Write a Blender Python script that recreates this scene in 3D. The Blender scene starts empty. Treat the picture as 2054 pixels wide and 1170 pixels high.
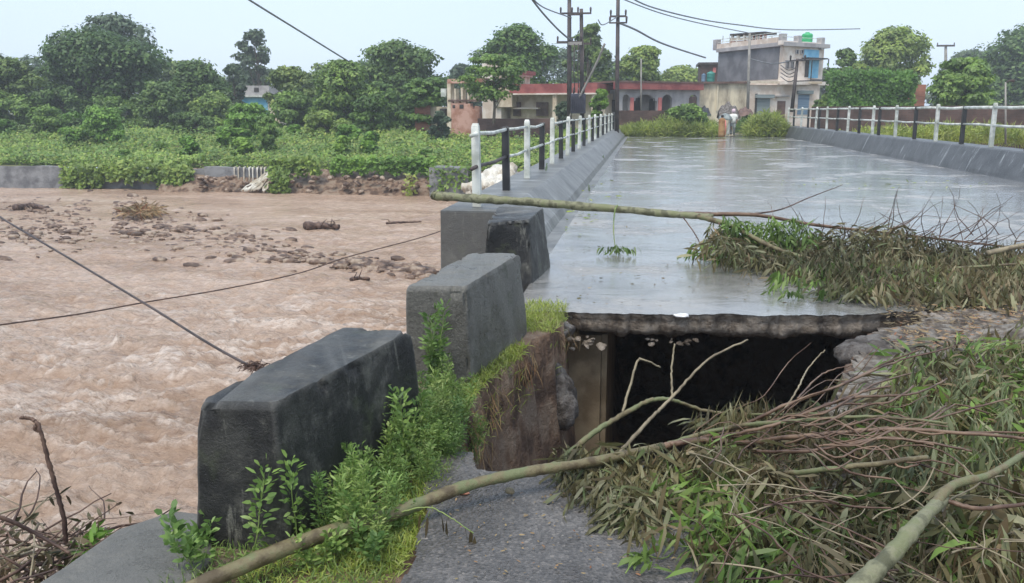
import bpy, bmesh, math, random
import numpy as np
from mathutils import Vector, Matrix
random.seed(7); RNG = np.random.default_rng(7)
S = bpy.context.scene
COL = S.collection
# ------------------------------------------------------------------ camera
FPX, CX, CY, H = 1700.0, 1027.0, 585.0, 1.6
TH = math.radians(12.05); PH = math.atan(268 * math.cos(TH) / FPX)
cf = Vector((-math.sin(PH) * math.cos(TH), math.cos(PH) * math.cos(TH), -math.sin(TH)))
cr = Vector((math.cos(PH), math.sin(PH), 0))
cu = cr.cross(cf)
cd = bpy.data.cameras.new('camera'); cam = bpy.data.objects.new('camera', cd); COL.objects.link(cam)
cd.sensor_width = 36; cd.lens = 36 * FPX / 2054; cd.clip_start = 0.05; cd.clip_end = 3000
cam.matrix_world = Matrix(((cr.x, cu.x, -cf.x, 0), (cr.y, cu.y, -cf.y, 0), (cr.z, cu.z, -cf.z, H), (0, 0, 0, 1)))
S.camera = cam
# ------------------------------------------------------------------ light
SUN_EL, SUN_AZ = math.radians(62), math.radians(200)
w = bpy.data.worlds.new('World'); S.world = w; w.use_nodes = True
wn, wl = w.node_tree.nodes, w.node_tree.links
wn.clear()
sky = wn.new('ShaderNodeTexSky'); sky.sky_type = 'NISHITA'; sky.sun_disc = False
sky.sun_elevation = SUN_EL; sky.sun_rotation = SUN_AZ; sky.air_density = 1.0; sky.dust_density = 3.0
b1 = wn.new('ShaderNodeBackground'); b1.inputs[1].default_value = 0.05; wl.new(sky.outputs[0], b1.inputs[0])
# even layer of rain cloud over the blue sky, brighter towards the horizon on the right
tc = wn.new('ShaderNodeTexCoord'); nz = wn.new('ShaderNodeTexNoise'); nz.inputs['Scale'].default_value = 1.3
wl.new(tc.outputs['Generated'], nz.inputs['Vector'])
rp = wn.new('ShaderNodeValToRGB'); wl.new(nz.outputs[0], rp.inputs[0])
rp.color_ramp.elements[0].position = .3; rp.color_ramp.elements[0].color = (.57, .71, .93, 1)
rp.color_ramp.elements[1].position = .7; rp.color_ramp.elements[1].color = (.70, .81, .94, 1)
b2 = wn.new('ShaderNodeBackground'); b2.inputs[1].default_value = .92; wl.new(rp.outputs[0], b2.inputs[0])
ad = wn.new('ShaderNodeAddShader'); wl.new(b1.outputs[0], ad.inputs[0]); wl.new(b2.outputs[0], ad.inputs[1])
wo = wn.new('ShaderNodeOutputWorld'); wl.new(ad.outputs[0], wo.inputs[0])
sd = bpy.data.lights.new('sun', 'SUN'); sd.energy = 2.3; sd.angle = math.radians(24); sd.color = (1, .94, .84)
so = bpy.data.objects.new('sun', sd); COL.objects.link(so)
so.rotation_euler = Vector((math.sin(SUN_AZ) * math.cos(SUN_EL), math.cos(SUN_AZ) * math.cos(SUN_EL), math.sin(SUN_EL))).to_track_quat('Z', 'Y').to_euler()
S.view_settings.view_transform = 'Standard'; S.view_settings.look = 'None'
S.view_settings.exposure = 0.22; S.view_settings.gamma = 1
S.render.resolution_x = 1024; S.render.resolution_y = 583
# ------------------------------------------------------------------ survey helpers (photo measurements -> metres)
def ray(x, y): return cf + cr * ((x - CX) / FPX) + cu * ((CY - y) / FPX)
def G(x, y, z=0.0):
    d = ray(x, y); t = (z - H) / d.z; return Vector((d.x * t, d.y * t, z))
def D(x, y, Y):
    d = ray(x, y); t = Y / d.y; return Vector((d.x * t, Y, H + d.z * t))
# ------------------------------------------------------------------ noise
def _h(i, j, s): 
    v = np.sin(i * 127.1 + j * 311.7 + s * 74.7) * 43758.5453
    return v - np.floor(v)
def vn(x, y, s=0):
    x = np.asarray(x, float); y = np.asarray(y, float)
    i, j = np.floor(x), np.floor(y); a, b = x - i, y - j
    a = a * a * (3 - 2 * a); b = b * b * (3 - 2 * b)
    return (_h(i, j, s) * (1 - a) + _h(i + 1, j, s) * a) * (1 - b) + (_h(i, j + 1, s) * (1 - a) + _h(i + 1, j + 1, s) * a) * b
def fbm(x, y, o=4, s=0):
    r = 0; a = .5; n = 0
    for k in range(o):
        r = r + a * vn(np.asarray(x) * 2 ** k, np.asarray(y) * 2 ** k, s + k); n += a; a *= .5
    return r / n - .5
# ------------------------------------------------------------------ materials
def mat(name):
    m = bpy.data.materials.new(name); m.use_nodes = True
    n = m.node_tree.nodes; l = m.node_tree.links
    return m, n, l, n['Principled BSDF']
def pos(n, l, scale=(1, 1, 1)):
    g = n.new('ShaderNodeNewGeometry'); mp = n.new('ShaderNodeMapping'); mp.inputs['Scale'].default_value = scale
    l.new(g.outputs['Position'], mp.inputs['Vector']); return mp.outputs[0]
def noise(n, l, vec, sc, det=5, rough=.6):
    t = n.new('ShaderNodeTexNoise'); t.inputs['Scale'].default_value = sc; t.inputs['Detail'].default_value = det
    t.inputs['Roughness'].default_value = rough; l.new(vec, t.inputs['Vector'])
    k = n.new('ShaderNodeMapRange'); k.inputs[1].default_value = .27; k.inputs[2].default_value = .73; l.new(t.outputs[0], k.inputs[0]); return k.outputs[0]
def ramp(n, l, fac, stops):
    r = n.new('ShaderNodeValToRGB'); e = r.color_ramp.elements
    while len(e) < len(stops): e.new(.5)
    for k, (p, c) in enumerate(stops):
        e[k].position = p; e[k].color = (*c, 1) if len(c) == 3 else c
    l.new(fac, r.inputs[0]); return r.outputs[0]
def fr(n, l, fac, a, b, x0=.3, x1=.7):
    r = n.new('ShaderNodeMapRange'); r.inputs[1].default_value = x0; r.inputs[2].default_value = x1
    r.inputs[3].default_value = a; r.inputs[4].default_value = b; l.new(fac, r.inputs[0]); return r.outputs[0]
def mix(n, l, fac, a, b, mode='MIX'):
    m = n.new('ShaderNodeMix'); m.data_type = 'RGBA'; m.blend_type = mode
    if isinstance(fac, (int, float)): m.inputs[0].default_value = fac
    else: l.new(fac, m.inputs[0])
    for k, v in ((6, a), (7, b)):
        if isinstance(v, tuple): m.inputs[k].default_value = (*v, 1)
        else: l.new(v, m.inputs[k])
    return m.outputs[2]
def bump(n, l, p, hgt, st, dist=.02):
    b = n.new('ShaderNodeBump'); b.inputs['Strength'].default_value = st; b.inputs['Distance'].default_value = dist
    l.new(hgt, b.inputs['Height']); l.new(b.outputs[0], p.inputs['Normal']); return b
def surf(name, c1, c2, sc=4, rough=.7, bs=.4, bd=.01, sc2=None, scale=(1, 1, 1), c3=None, spec=.5, r2=None):
    m, n, l, p = mat(name); v = pos(n, l, scale)
    a = noise(n, l, v, sc, 6)
    st = [(.32, c1), (.66, c2)] if c3 is None else [(.3, c1), (.5, c2), (.68, c3)]
    l.new(ramp(n, l, a, st), p.inputs['Base Color'])
    if r2 is None: p.inputs['Roughness'].default_value = rough
    else: l.new(fr(n, l, a, rough, r2), p.inputs['Roughness'])
    p.inputs['Specular IOR Level'].default_value = spec
    b = noise(n, l, v, sc2 or sc * 6, 6, .7); bump(n, l, p, b, bs, bd); return m
def leafm(name, cols, rough=.5, trans=.3, spec=.4, objvar=False):
    m, n, l, p = mat(name); g = n.new('ShaderNodeNewGeometry')
    k = len(cols); c = ramp(n, l, g.outputs['Random Per Island'], [(i / (k - 1) if k > 1 else 0, cc) for i, cc in enumerate(cols)])
    b = noise(n, l, g.outputs['Position'], .9, 3)
    c = mix(n, l, .75, c, ramp(n, l, b, [(.3, (.55, .6, .55)), (.7, (1.3, 1.25, 1.1))]), 'MULTIPLY')
    if objvar: oi = n.new('ShaderNodeObjectInfo'); c = mix(n, l, 1.0, c, ramp(n, l, oi.outputs['Random'], [(0, (.62, .70, .7)), (.5, (1, 1, 1)), (1, (1.45, 1.2, 1.3))]), 'MULTIPLY')
    l.new(c, p.inputs['Base Color']); p.inputs['Roughness'].default_value = rough; p.inputs['Specular IOR Level'].default_value = spec
    if trans:
        t = n.new('ShaderNodeBsdfTranslucent'); l.new(c, t.inputs[0]); mx = n.new('ShaderNodeMixShader'); mx.inputs[0].default_value = trans
        l.new(p.outputs[0], mx.inputs[1]); l.new(t.outputs[0], mx.inputs[2]); l.new(mx.outputs[0], n['Material Output'].inputs[0])
    return m
M = {}
def noise2(n, l, vec, sc, kind='RIDGED_MULTIFRACTAL', det=7, rough=.55, dist=0):
    t = n.new('ShaderNodeTexNoise'); t.noise_type = kind; t.inputs['Scale'].default_value = sc; t.inputs['Detail'].default_value = det
    t.inputs['Roughness'].default_value = rough; t.inputs['Distortion'].default_value = dist; l.new(vec, t.inputs['Vector']); return t.outputs[0]
def mth(n, l, op, a, b):
    m = n.new('ShaderNodeMath'); m.operation = op; m.use_clamp = op == 'MULTIPLY'
    for k, v in enumerate((a, b)):
        if isinstance(v, (int, float)): m.inputs[k].default_value = v
        else: l.new(v, m.inputs[k])
    return m.outputs[0]
def water_mat():
    m, n, l, p = mat('muddy_water')
    v = pos(n, l, (.35, 1, 1)); v2 = pos(n, l, (.55, 1.5, 1))
    a = noise(n, l, v, .45, 7); c = ramp(n, l, a, [(.15, (.39, .26, .175)), (.5, (.53, .37, .265)), (.85, (.60, .445, .34))])
    f = noise(n, l, v2, 1.6, 9, .75); big = noise(n, l, v, .14, 3)
    rd = noise2(n, l, v2, 1.5, det=8, rough=.6, dist=.6); rd2 = noise2(n, l, v2, 4.5, det=6, rough=.6, dist=.5)
    ln = mth(n, l, 'MULTIPLY', fr(n, l, rd, 0, 1, .6, 1.4), fr(n, l, big, .1, 1, .2, .8))
    at = n.new('ShaderNodeAttribute'); at.attribute_name = 'foam'
    fn = noise(n, l, v2, 6.5, 6, .8); sf = mth(n, l, 'MULTIPLY', at.outputs['Fac'], fr(n, l, fn, .15, 1.7, .25, .75))
    d = noise(n, l, v2, 2.6, 9, .8); c = mix(n, l, fr(n, l, d, 0, .75, .58, .9), c, (.21, .118, .075))
    c = mix(n, l, mth(n, l, 'MULTIPLY', ln, .8), c, (.74, .60, .50)); c = mix(n, l, .8, c, ramp(n, l, fn, [(.1, (.72, .68, .66)), (.5, (1, 1, 1)), (.9, (1.18, 1.2, 1.2))]), 'MULTIPLY'); c = mix(n, l, sf, c, (.85, .71, .60))
    l.new(c, p.inputs['Base Color']); p.inputs['Roughness'].default_value = .16; p.inputs['IOR'].default_value = 1.33
    p.inputs['Specular IOR Level'].default_value = .5
    b = noise(n, l, v2, 3.0, 9, .7); hb = mth(n, l, 'ADD', b, mth(n, l, 'MULTIPLY', rd2, .35)); hb = mth(n, l, 'ADD', hb, mth(n, l, 'MULTIPLY', rd, .35)); bump(n, l, p, hb, 1.0, .11); return m
def road_mat():
    m, n, l, p = mat('wet_asphalt'); v = pos(n, l); vs = pos(n, l, (.7, 1.1, 1))
    a = noise(n, l, v, 1.1, 8, .7); fine = noise(n, l, v, 45, 4, .75); dirt = noise(n, l, vs, 2.2, 9, .78)
    c = ramp(n, l, a, [(.2, (.17, .165, .155)), (.8, (.33, .32, .30))])
    c = mix(n, l, fr(n, l, fine, 0, .7, .62, .9), c, (.36, .35, .32)); c = mix(n, l, fr(n, l, dirt, 0, .75, .66, .84), c, (.075, .07, .06))
    l.new(c, p.inputs['Base Color'])
    s = noise2(n, l, vs, .9, 'FBM', 8, .62, .9); s2 = noise(n, l, v, .55, 5, .6)
    dry = mth(n, l, 'MULTIPLY', fr(n, l, s2, 0, 1, .5, .85), 1.0)
    l.new(fr(n, l, mth(n, l, 'ADD', mth(n, l, 'MULTIPLY', s, .5), mth(n, l, 'MULTIPLY', dry, .5)), .04, .45, .25, .85), p.inputs['Roughness']); p.inputs['IOR'].default_value = 1.4
    bm_ = n.new('ShaderNodeBump'); bm_.inputs['Strength'].default_value = .5; bm_.inputs['Distance'].default_value = .035; l.new(s, bm_.inputs['Height'])
    b3 = n.new('ShaderNodeBump'); b3.inputs['Strength'].default_value = .5; b3.inputs['Distance'].default_value = .004; l.new(fine, b3.inputs['Height'])
    l.new(bm_.outputs[0], b3.inputs['Normal']); l.new(b3.outputs[0], p.inputs['Normal'])
    l.new(fr(n, l, dry, .9, .0, .0, .6), p.inputs['Coat Weight']); p.inputs['Coat Roughness'].default_value = .15; p.inputs['Coat IOR'].default_value = 1.33
    l.new(bm_.outputs[0], p.inputs['Coat Normal'])
    return m
def kerb_mat(name, c1, c2, k):
    m, n, l, p = mat(name); v = pos(n, l, (1.2, 5, .6)); v0 = pos(n, l)
    a = noise(n, l, v0, 1.6, 8, .7); s = noise(n, l, v, 1.1, 7, .75)
    c = ramp(n, l, a, [(.2, c1), (.8, c2)])
    c = mix(n, l, fr(n, l, s, 0, k, .66, .82), c, (.44, .46, .46)); c = mix(n, l, fr(n, l, s, .6, 0, .2, .4), c, (.05, .055, .055))
    l.new(c, p.inputs['Base Color']); p.inputs['Roughness'].default_value = .4
    b = noise(n, l, v0, 25, 6, .7); bump(n, l, p, b, .4, .01); return m
def block_mat(name, dark, mid, light, r=.42, k=.75):
    m, n, l, p = mat(name); v0 = pos(n, l); v = pos(n, l, (5, 5, .6))
    a = noise(n, l, v0, 3.2, 11, .78); big = noise(n, l, v0, 1.4, 4); s = noise(n, l, v, 2.4, 8, .7); fine = noise(n, l, v0, 70, 4, .8)
    c = ramp(n, l, a, [(.25, dark), (.55, mid), (.85, light)])
    c = mix(n, l, fr(n, l, big, 0, k * .6, .55, .8), c, light); c = mix(n, l, fr(n, l, mth(n, l, 'MULTIPLY', s, big), k, 0, .12, .32), c, tuple(x * .4 for x in dark))
    c = mix(n, l, fr(n, l, s, 0, k * .8, .72, .84), c, tuple(x * 1.5 for x in light))
    mo = noise(n, l, v0, 5, 6); c = mix(n, l, fr(n, l, mo, 0, .5, .68, .85), c, (.05, .06, .025))
    c = mix(n, l, .7, c, ramp(n, l, fine, [(.1, (.55, .55, .55)), (.6, (1, 1, 1)), (.95, (1.7, 1.7, 1.6))]), 'MULTIPLY')
    gp_ = n.new('ShaderNodeNewGeometry'); c = mix(n, l, fr(n, l, gp_.outputs['Pointiness'], 0, .55, .515, .56), c, (.17, .165, .15))
    l.new(c, p.inputs['Base Color']); l.new(fr(n, l, a, r - .14, r + .18), p.inputs['Roughness'])
    hb = mth(n, l, 'ADD', noise(n, l, v0, 14, 9, .8), mth(n, l, 'MULTIPLY', fine, .4)); bump(n, l, p, hb, .8, .010)
    return m
M['water'] = water_mat(); M['road'] = road_mat(); M['kerb'] = kerb_mat('streaked_concrete', (.088, .088, .084), (.20, .20, .19), .5); M['kerb_dark'] = kerb_mat('dark_streaked_concrete', (.045, .047, .05), (.105, .108, .112), .75)
M['block_dark'] = block_mat('wet_black_concrete', (.006, .006, .006), (.020, .019, .017), (.15, .145, .12))
M['block_grey'] = block_mat('wet_grey_concrete', (.088, .083, .07), (.155, .148, .128), (.215, .205, .175), .4, .28)
def near_road_mat():
    m, n, l, p = mat('old_asphalt'); v = pos(n, l); a = noise(n, l, v, 2.2, 6); c = ramp(n, l, a, [(.2, (.075, .069, .065)), (.8, (.135, .128, .122))])
    t = n.new('ShaderNodeTexVoronoi'); t.inputs['Scale'].default_value = 85; l.new(v, t.inputs['Vector'])
    g2 = ramp(n, l, t.outputs['Color'], [(.0, (.45, .45, .45)), (.6, (1, 1, 1)), (.9, (1.5, 1.45, 1.4)), (1, (2.6, 2.5, 2.3))]); c = mix(n, l, .85, c, g2, 'MULTIPLY')
    l.new(c, p.inputs['Base Color']); l.new(fr(n, l, a, .25, .55), p.inputs['Roughness']); b = n.new('ShaderNodeMath'); b.operation = 'ADD'; l.new(t.outputs['Distance'], b.inputs[0]); l.new(noise(n, l, v, 30, 5), b.inputs[1])
    bump(n, l, p, b.outputs[0], .7, .008); return m
M['near_road'] = near_road_mat()
M['gravel'] = surf('gravel_soil', (.10, .075, .055), (.22, .18, .14), 9, .75, .9, .03, 40, c3=(.38, .34, .29))
M['soil'] = surf('wet_soil', (.105, .06, .037), (.24, .15, .095), 3, .7, 1, .05, 14, c3=(.33, .24, .17))
M['clod'] = surf('grey_clod', (.075, .062, .052), (.16, .14, .125), 8, .8, 1, .03, 30, c3=(.24, .22, .20))
M['slab'] = surf('broken_slab_concrete', (.13, .10, .075), (.30, .25, .20), 6, .7, 1, .03, 22, c3=(.42, .36, .30))
M['abut'] = surf('abutment_concrete', (.18, .13, .075), (.30, .235, .15), 3, .6, .3, .01, 20)
M['stone'] = surf('river_stone', (.07, .04, .026), (.17, .105, .068), 3, .5, .5, .02, 20, c3=(.34, .26, .19))
M['bank_wall'] = surf('bank_masonry', (.12, .12, .125), (.25, .25, .25), 1.2, .7, .6, .04, 6)
M['foam'] = surf('muddy_foam', (.52, .45, .34), (.8, .76, .66), 2, .5, .8, .08, 6, scale=(1, 1, .4))
M['white'] = surf('white_paint', (.40, .42, .36), (.68, .69, .63), 3, .45, .2, .005)
M['black'] = surf('black_paint', (.012, .012, .013), (.03, .03, .03), 3, .4, .2, .005)
M['bark'] = surf('eucalyptus_bark', (.085, .062, .03), (.17, .14, .07), 7, .55, .6, .006, 40, c3=(.145, .16, .07))
M['bark_pale'] = surf('pale_green_bark', (.09, .09, .045), (.21, .205, .12), 9, .6, .7, .006, 40, c3=(.17, .18, .085))
M['twig_red'] = surf('reddish_twig', (.085, .045, .028), (.19, .12, .075), 6, .5, .3, .004, 40)
M['twig_brown'] = surf('dead_brown_twig', (.045, .022, .016), (.13, .075, .05), 7, .6, .4, .004, 40)
M['twig_straw'] = surf('straw_stem', (.15, .12, .075), (.28, .235, .15), 7, .6, .3, .004, 40)
M['stem_green'] = surf('green_stem', (.12, .19, .04), (.22, .28, .08), 7, .5, .2, .004, 40)
M['trunk'] = surf('tree_trunk', (.07, .055, .04), (.15, .12, .09), 2, .8, .5, .03, 12)
M['pole'] = surf('rusty_pole', (.035, .028, .026), (.08, .06, .055), 1.5, .6, .2, .01)
M['pole_conc'] = surf('pole_concrete', (.20, .19, .17), (.30, .28, .25), 1.5, .7, .2, .01)
M['cable'] = surf('cable_rubber', (.03, .022, .02), (.07, .05, .045), 3, .5, .1, .01)
M['wire'] = surf('grey_wire', (.12, .13, .14), (.2, .21, .22), 3, .5, .1, .01)
M['cream'] = surf('cream_plaster', (.50, .40, .28), (.70, .61, .48), 1.1, .8, .2, .02)
M['pinkcream'] = surf('pale_pink_plaster', (.58, .47, .38), (.74, .66, .58), 1.1, .8, .2, .02)
M['stained'] = surf('stained_cream_plaster', (.30, .25, .18), (.66, .58, .42), .9, .8, .2, .02, scale=(1, 1, .4))
M['pink'] = surf('peeling_pink_plaster', (.36, .17, .11), (.55, .33, .26), 1.2, .8, .3, .02)
M['grey_plaster'] = surf('grey_plaster', (.12, .12, .13), (.19, .19, .20), .8, .8, .2, .02)
M['lightgrey'] = surf('light_grey_plaster', (.30, .28, .28), (.42, .40, .39), 1, .8, .2, .02)
M['red'] = surf('red_painted_fascia', (.22, .05, .045), (.34, .10, .085), 1, .6, .2, .02)
M['redpost'] = surf('pink_red_paint', (.55, .14, .13), (.70, .24, .2), 1, .6, .2, .02)
M['dark'] = surf('dark_interior', (.02, .016, .015), (.05, .04, .035), 1, .6, .2, .02)
M['brownwood'] = surf('brown_door_paint', (.10, .055, .04), (.17, .10, .075), 2, .6, .2, .02)
M['blue'] = surf('sky_blue_paint', (.13, .40, .60), (.26, .56, .72), 1, .6, .2, .02)
M['shutter'] = surf('rolling_shutter_grey', (.15, .19, .19), (.24, .28, .28), 1, .5, .5, .02, 8, scale=(.1, .1, 4))
M['shutter_blue'] = surf('rolling_shutter_blue', (.10, .17, .25), (.2, .29, .38), 1, .5, .5, .02, 8, scale=(.1, .1, 4))
M['green_tank'] = surf('green_plastic', (.02, .32, .10), (.05, .46, .17), 1, .4, .1, .01)
M['teal'] = surf('teal_plastic', (.02, .16, .13), (.04, .24, .19), 1, .4, .1, .01)
M['navy'] = surf('transformer_paint', (.02, .022, .04), (.06, .06, .085), 2, .5, .3, .02)
M['glass'] = surf('dark_window', (.02, .025, .03), (.05, .06, .07), 1, .15, .05, .01)
M['ground'] = surf('muddy_ground', (.08, .10, .03), (.15, .17, .06), .6, .9, .8, .05, 5, c3=(.15, .12, .075))
M['skin'] = surf('brown_skin', (.16, .08, .05), (.22, .12, .075), 8, .5, .1, .002)
M['hair'] = surf('black_hair', (.01, .01, .01), (.02, .018, .016), 20, .5, .3, .003)
M['mustard'] = surf('mustard_cloth', (.24, .115, .04), (.36, .21, .085), 5, .8, .5, .02)
M['whitecloth'] = surf('white_cotton', (.68, .68, .64), (.85, .85, .80), 5, .8, .5, .02)
M['greycloth'] = surf('grey_cotton', (.16, .19, .19), (.3, .33, .32), 5, .8, .5, .02)
M['pinkcloth'] = surf('pale_pink_cotton', (.6, .45, .5), (.75, .6, .64), 5, .8, .5, .02)
M['plastic_white'] = surf('dirty_white_plastic', (.45, .45, .45), (.75, .75, .75), 9, .4, .3, .01)
M['tile'] = surf('wet_brick_bits', (.30, .10, .06), (.42, .2, .13), 9, .6, .5, .01)
def brick_mat(name, c1, c2, mo, sc=1.0):
    m, n, l, p = mat(name); g = n.new('ShaderNodeNewGeometry'); mp = n.new('ShaderNodeMapping'); mp.inputs['Rotation'].default_value = (math.radians(90), 0, 0)
    l.new(g.outputs['Position'], mp.inputs['Vector']); t = n.new('ShaderNodeTexBrick'); l.new(mp.outputs[0], t.inputs[0])
    t.inputs['Scale'].default_value = sc; t.inputs['Color1'].default_value = (*c1, 1); t.inputs['Color2'].default_value = (*c2, 1); t.inputs['Mortar'].default_value = (*mo, 1)
    t.inputs['Brick Width'].default_value = .24; t.inputs['Row Height'].default_value = .09; t.inputs['Mortar Size'].default_value = .008
    a = noise(n, l, g.outputs['Position'], .8, 5); c = mix(n, l, .8, t.outputs[0], ramp(n, l, a, [(.3, (.55, .55, .5)), (.7, (1.2, 1.15, 1.1))]), 'MULTIPLY')
    l.new(c, p.inputs['Base Color']); p.inputs['Roughness'].default_value = .85; return m
M['brick'] = brick_mat('brown_brick', (.095, .05, .04), (.135, .075, .06), (.10, .085, .08))
M['brick_red'] = brick_mat('red_brick', (.27, .09, .055), (.34, .13, .08), (.2, .16, .13))
# leaves
M['lf_dark'] = leafm('dark_tree_leaves', [(.075, .13, .035), (.16, .26, .065), (.10, .17, .055), (.20, .30, .08)], objvar=True)
M['lf_mid'] = leafm('mid_green_leaves', [(.11, .20, .04), (.22, .36, .075), (.14, .23, .06), (.27, .39, .09)], objvar=True)
M['lf_bright'] = leafm('bright_green_leaves', [(.11, .23, .035), (.20, .37, .06), (.14, .26, .045)], objvar=True)
M['lf_grey'] = leafm('greyish_leaves', [(.09, .14, .08), (.15, .21, .12), (.11, .16, .10)], objvar=True)
M['lf_yell'] = leafm('yellow_green_grass', [(.22, .31, .05), (.38, .44, .10), (.30, .33, .12)])
M['lf_weed'] = leafm('weed_leaves', [(.10, .19, .05), (.22, .34, .095), (.14, .24, .065), (.28, .38, .14)], objvar=True)
M['lf_cover'] = leafm('ground_cover_leaves', [(.15, .26, .045), (.33, .46, .10), (.20, .31, .065), (.40, .45, .16)])
M['lf_eu'] = leafm('wilted_eucalyptus_leaves', [(.05, .045, .022), (.20, .175, .095), (.12, .12, .05), (.09, .065, .035), (.27, .265, .17), (.10, .135, .05)], .5, .2, .3)
M['lf_eu_dry'] = leafm('dry_eucalyptus_leaves', [(.08, .055, .03), (.18, .135, .08), (.12, .10, .055), (.07, .075, .035), (.27, .225, .145)], .5, .15, .3)
M['lf_eu_green'] = leafm('green_eucalyptus_leaves', [(.075, .14, .035), (.17, .27, .06), (.11, .17, .05), (.24, .32, .11)], .45, .25, .3)
M['lf_eu_green2'] = leafm('grey_green_eucalyptus_leaves', [(.09, .115, .06), (.19, .22, .125), (.13, .155, .08), (.27, .29, .19)], .45, .25, .3)
M['lf_straw'] = leafm('straw_roots', [(.20, .13, .07), (.32, .24, .13), (.24, .10, .05)], .7, .1)
# ------------------------------------------------------------------ mesh helpers
def link(o): COL.objects.link(o); return o
def tag(o, label=None, cat=None, group=None, kind=None):
    if label: o['label'] = label
    if cat: o['category'] = cat
    if group: o['group'] = group
    if kind: o['kind'] = kind
    return o
def thing(name, label, cat, loc=(0, 0, 0), group=None):
    o = bpy.data.objects.new(name, None); o.location = loc; o.empty_display_size = .2; link(o)
    return tag(o, label, cat, group)
def finish(me, name, m, parent, smooth):
    for mm in (m if isinstance(m, (list, tuple)) else [m]): me.materials.append(M[mm])
    if smooth: me.shade_smooth()
    o = bpy.data.objects.new(name, me); link(o)
    if parent is not None: o.parent = parent
    return o
class MB:
    def __init__(s): s.v = []; s.f = []
    def add(s, vs, fs):
        k = len(s.v); s.v += [tuple(a) for a in vs]; s.f += [tuple(i + k for i in f) for f in fs]; return s
    def box(s, a, b):
        (x0, y0, z0), (x1, y1, z1) = a, b
        return s.add([(x0, y0, z0), (x1, y0, z0), (x1, y1, z0), (x0, y1, z0), (x0, y0, z1), (x1, y0, z1), (x1, y1, z1), (x0, y1, z1)],
                     [(0, 3, 2, 1), (4, 5, 6, 7), (0, 1, 5, 4), (1, 2, 6, 5), (2, 3, 7, 6), (3, 0, 4, 7)])
    def prism(s, pts, z0, z1):
        n = len(pts); v = [(p[0], p[1], z0) for p in pts] + [(p[0], p[1], z1) for p in pts]
        return s.add(v, [tuple(range(n))[::-1], tuple(range(n, 2 * n))] + [(i, (i + 1) % n, n + (i + 1) % n, n + i) for i in range(n)])
    def seg(s, A, B, u0, u1, z0, z1, back, front):
        """box on the vertical plane A->B: from 'front' proud of it to 'back' behind it"""
        A = Vector((A[0], A[1])); B = Vector((B[0], B[1])); t = (B - A).normalized(); nrm = Vector((t.y, -t.x))
        q = [A + t * u0 + nrm * front, A + t * u1 + nrm * front, A + t * u1 - nrm * back, A + t * u0 - nrm * back]
        return s.prism(q, z0, z1)
    def tube(s, path, rad, n=8, cap=True, wob=0):
        P = [Vector(p) for p in path]; R = rad if isinstance(rad, (list, tuple)) else [rad] * len(P)
        k = len(s.v); up = Vector((.13, .21, 1)).normalized(); vs = []
        for i, p in enumerate(P):
            d = (P[min(i + 1, len(P) - 1)] - P[max(i - 1, 0)]).normalized()
            if abs(d.dot(up)) > .97: up = Vector((1, .1, .1)).normalized()
            a = d.cross(up).normalized(); b = a.cross(d)
            for j in range(n):
                an = 2 * math.pi * j / n; rr = R[i] * (1 + wob * random.uniform(-1, 1)); vs.append(p + (a * math.cos(an) + b * math.sin(an)) * rr)
        fs = [(i * n + j, i * n + (j + 1) % n, (i + 1) * n + (j + 1) % n, (i + 1) * n + j) for i in range(len(P) - 1) for j in range(n)]
        if cap: fs += [tuple(range(n))[::-1], tuple((len(P) - 1) * n + j for j in range(n))]
        return s.add(vs, fs)
    def rings(s, rings):
        n = len(rings[0]); vs = [p for r in rings for p in r]
        fs = [(i * n + j, i * n + (j + 1) % n, (i + 1) * n + (j + 1) % n, (i + 1) * n + j) for i in range(len(rings) - 1) for j in range(n)]
        fs += [tuple(range(n))[::-1], tuple((len(rings) - 1) * n + j for j in range(n))]
        return s.add(vs, fs)
    def build(s, name, m, parent=None, smooth=False, bevel=0):
        o0 = Vector(parent.location) if parent is not None and parent.type == 'EMPTY' else (Vector(parent.parent.location) if parent is not None and parent.parent is not None else Vector((0, 0, 0)))
        me = bpy.data.meshes.new(name); me.from_pydata([tuple(Vector(v) - o0) for v in s.v], [], s.f); me.update()
        if bevel:
            bm = bmesh.new(); bm.from_mesh(me); bmesh.ops.recalc_face_normals(bm, faces=bm.faces)
            bmesh.ops.bevel(bm, geom=[e for e in bm.edges], offset=bevel, segments=2, affect='EDGES', profile=.6); bm.to_mesh(me); bm.free()
        return finish(me, name, m, parent, smooth)
def npmesh(name, V, loops, starts, totals, m, parent=None, smooth=False):
    o0 = np.array(parent.location if parent is not None and parent.type == 'EMPTY' else (0, 0, 0), float)
    me = bpy.data.meshes.new(name); me.vertices.add(len(V)); me.vertices.foreach_set('co', (V - o0).astype(np.float32).ravel())
    me.loops.add(len(loops)); me.loops.foreach_set('vertex_index', loops.astype(np.int32)); me.polygons.add(len(starts))
    me.polygons.foreach_set('loop_start', starts.astype(np.int32)); me.polygons.foreach_set('loop_total', totals.astype(np.int32))
    me.update(calc_edges=True); me.validate(); return finish(me, name, m, parent, smooth)
def grid(name, X, Y, Z, m, parent=None, keep=None, smooth=True):
    a, b = X.shape; V = np.stack([X, Y, Z], -1).reshape(-1, 3); idx = np.arange(a * b).reshape(a, b)
    q = np.stack([idx[:-1, :-1], idx[:-1, 1:], idx[1:, 1:], idx[1:, :-1]], -1).reshape(-1, 4)
    if keep is not None: q = q[keep[:-1, :-1].reshape(-1)]
    c = V[q[0]]
    if np.cross(c[1] - c[0], c[2] - c[0])[2] < 0: q = q[:, ::-1]
    return npmesh(name, V, q.reshape(-1), np.arange(len(q)) * 4, np.full(len(q), 4), m, parent, smooth)
def unit(a): return a / (np.linalg.norm(a, axis=-1, keepdims=True) + 1e-9)
def rnd(n): return unit(RNG.normal(size=(n, 3)))
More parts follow.
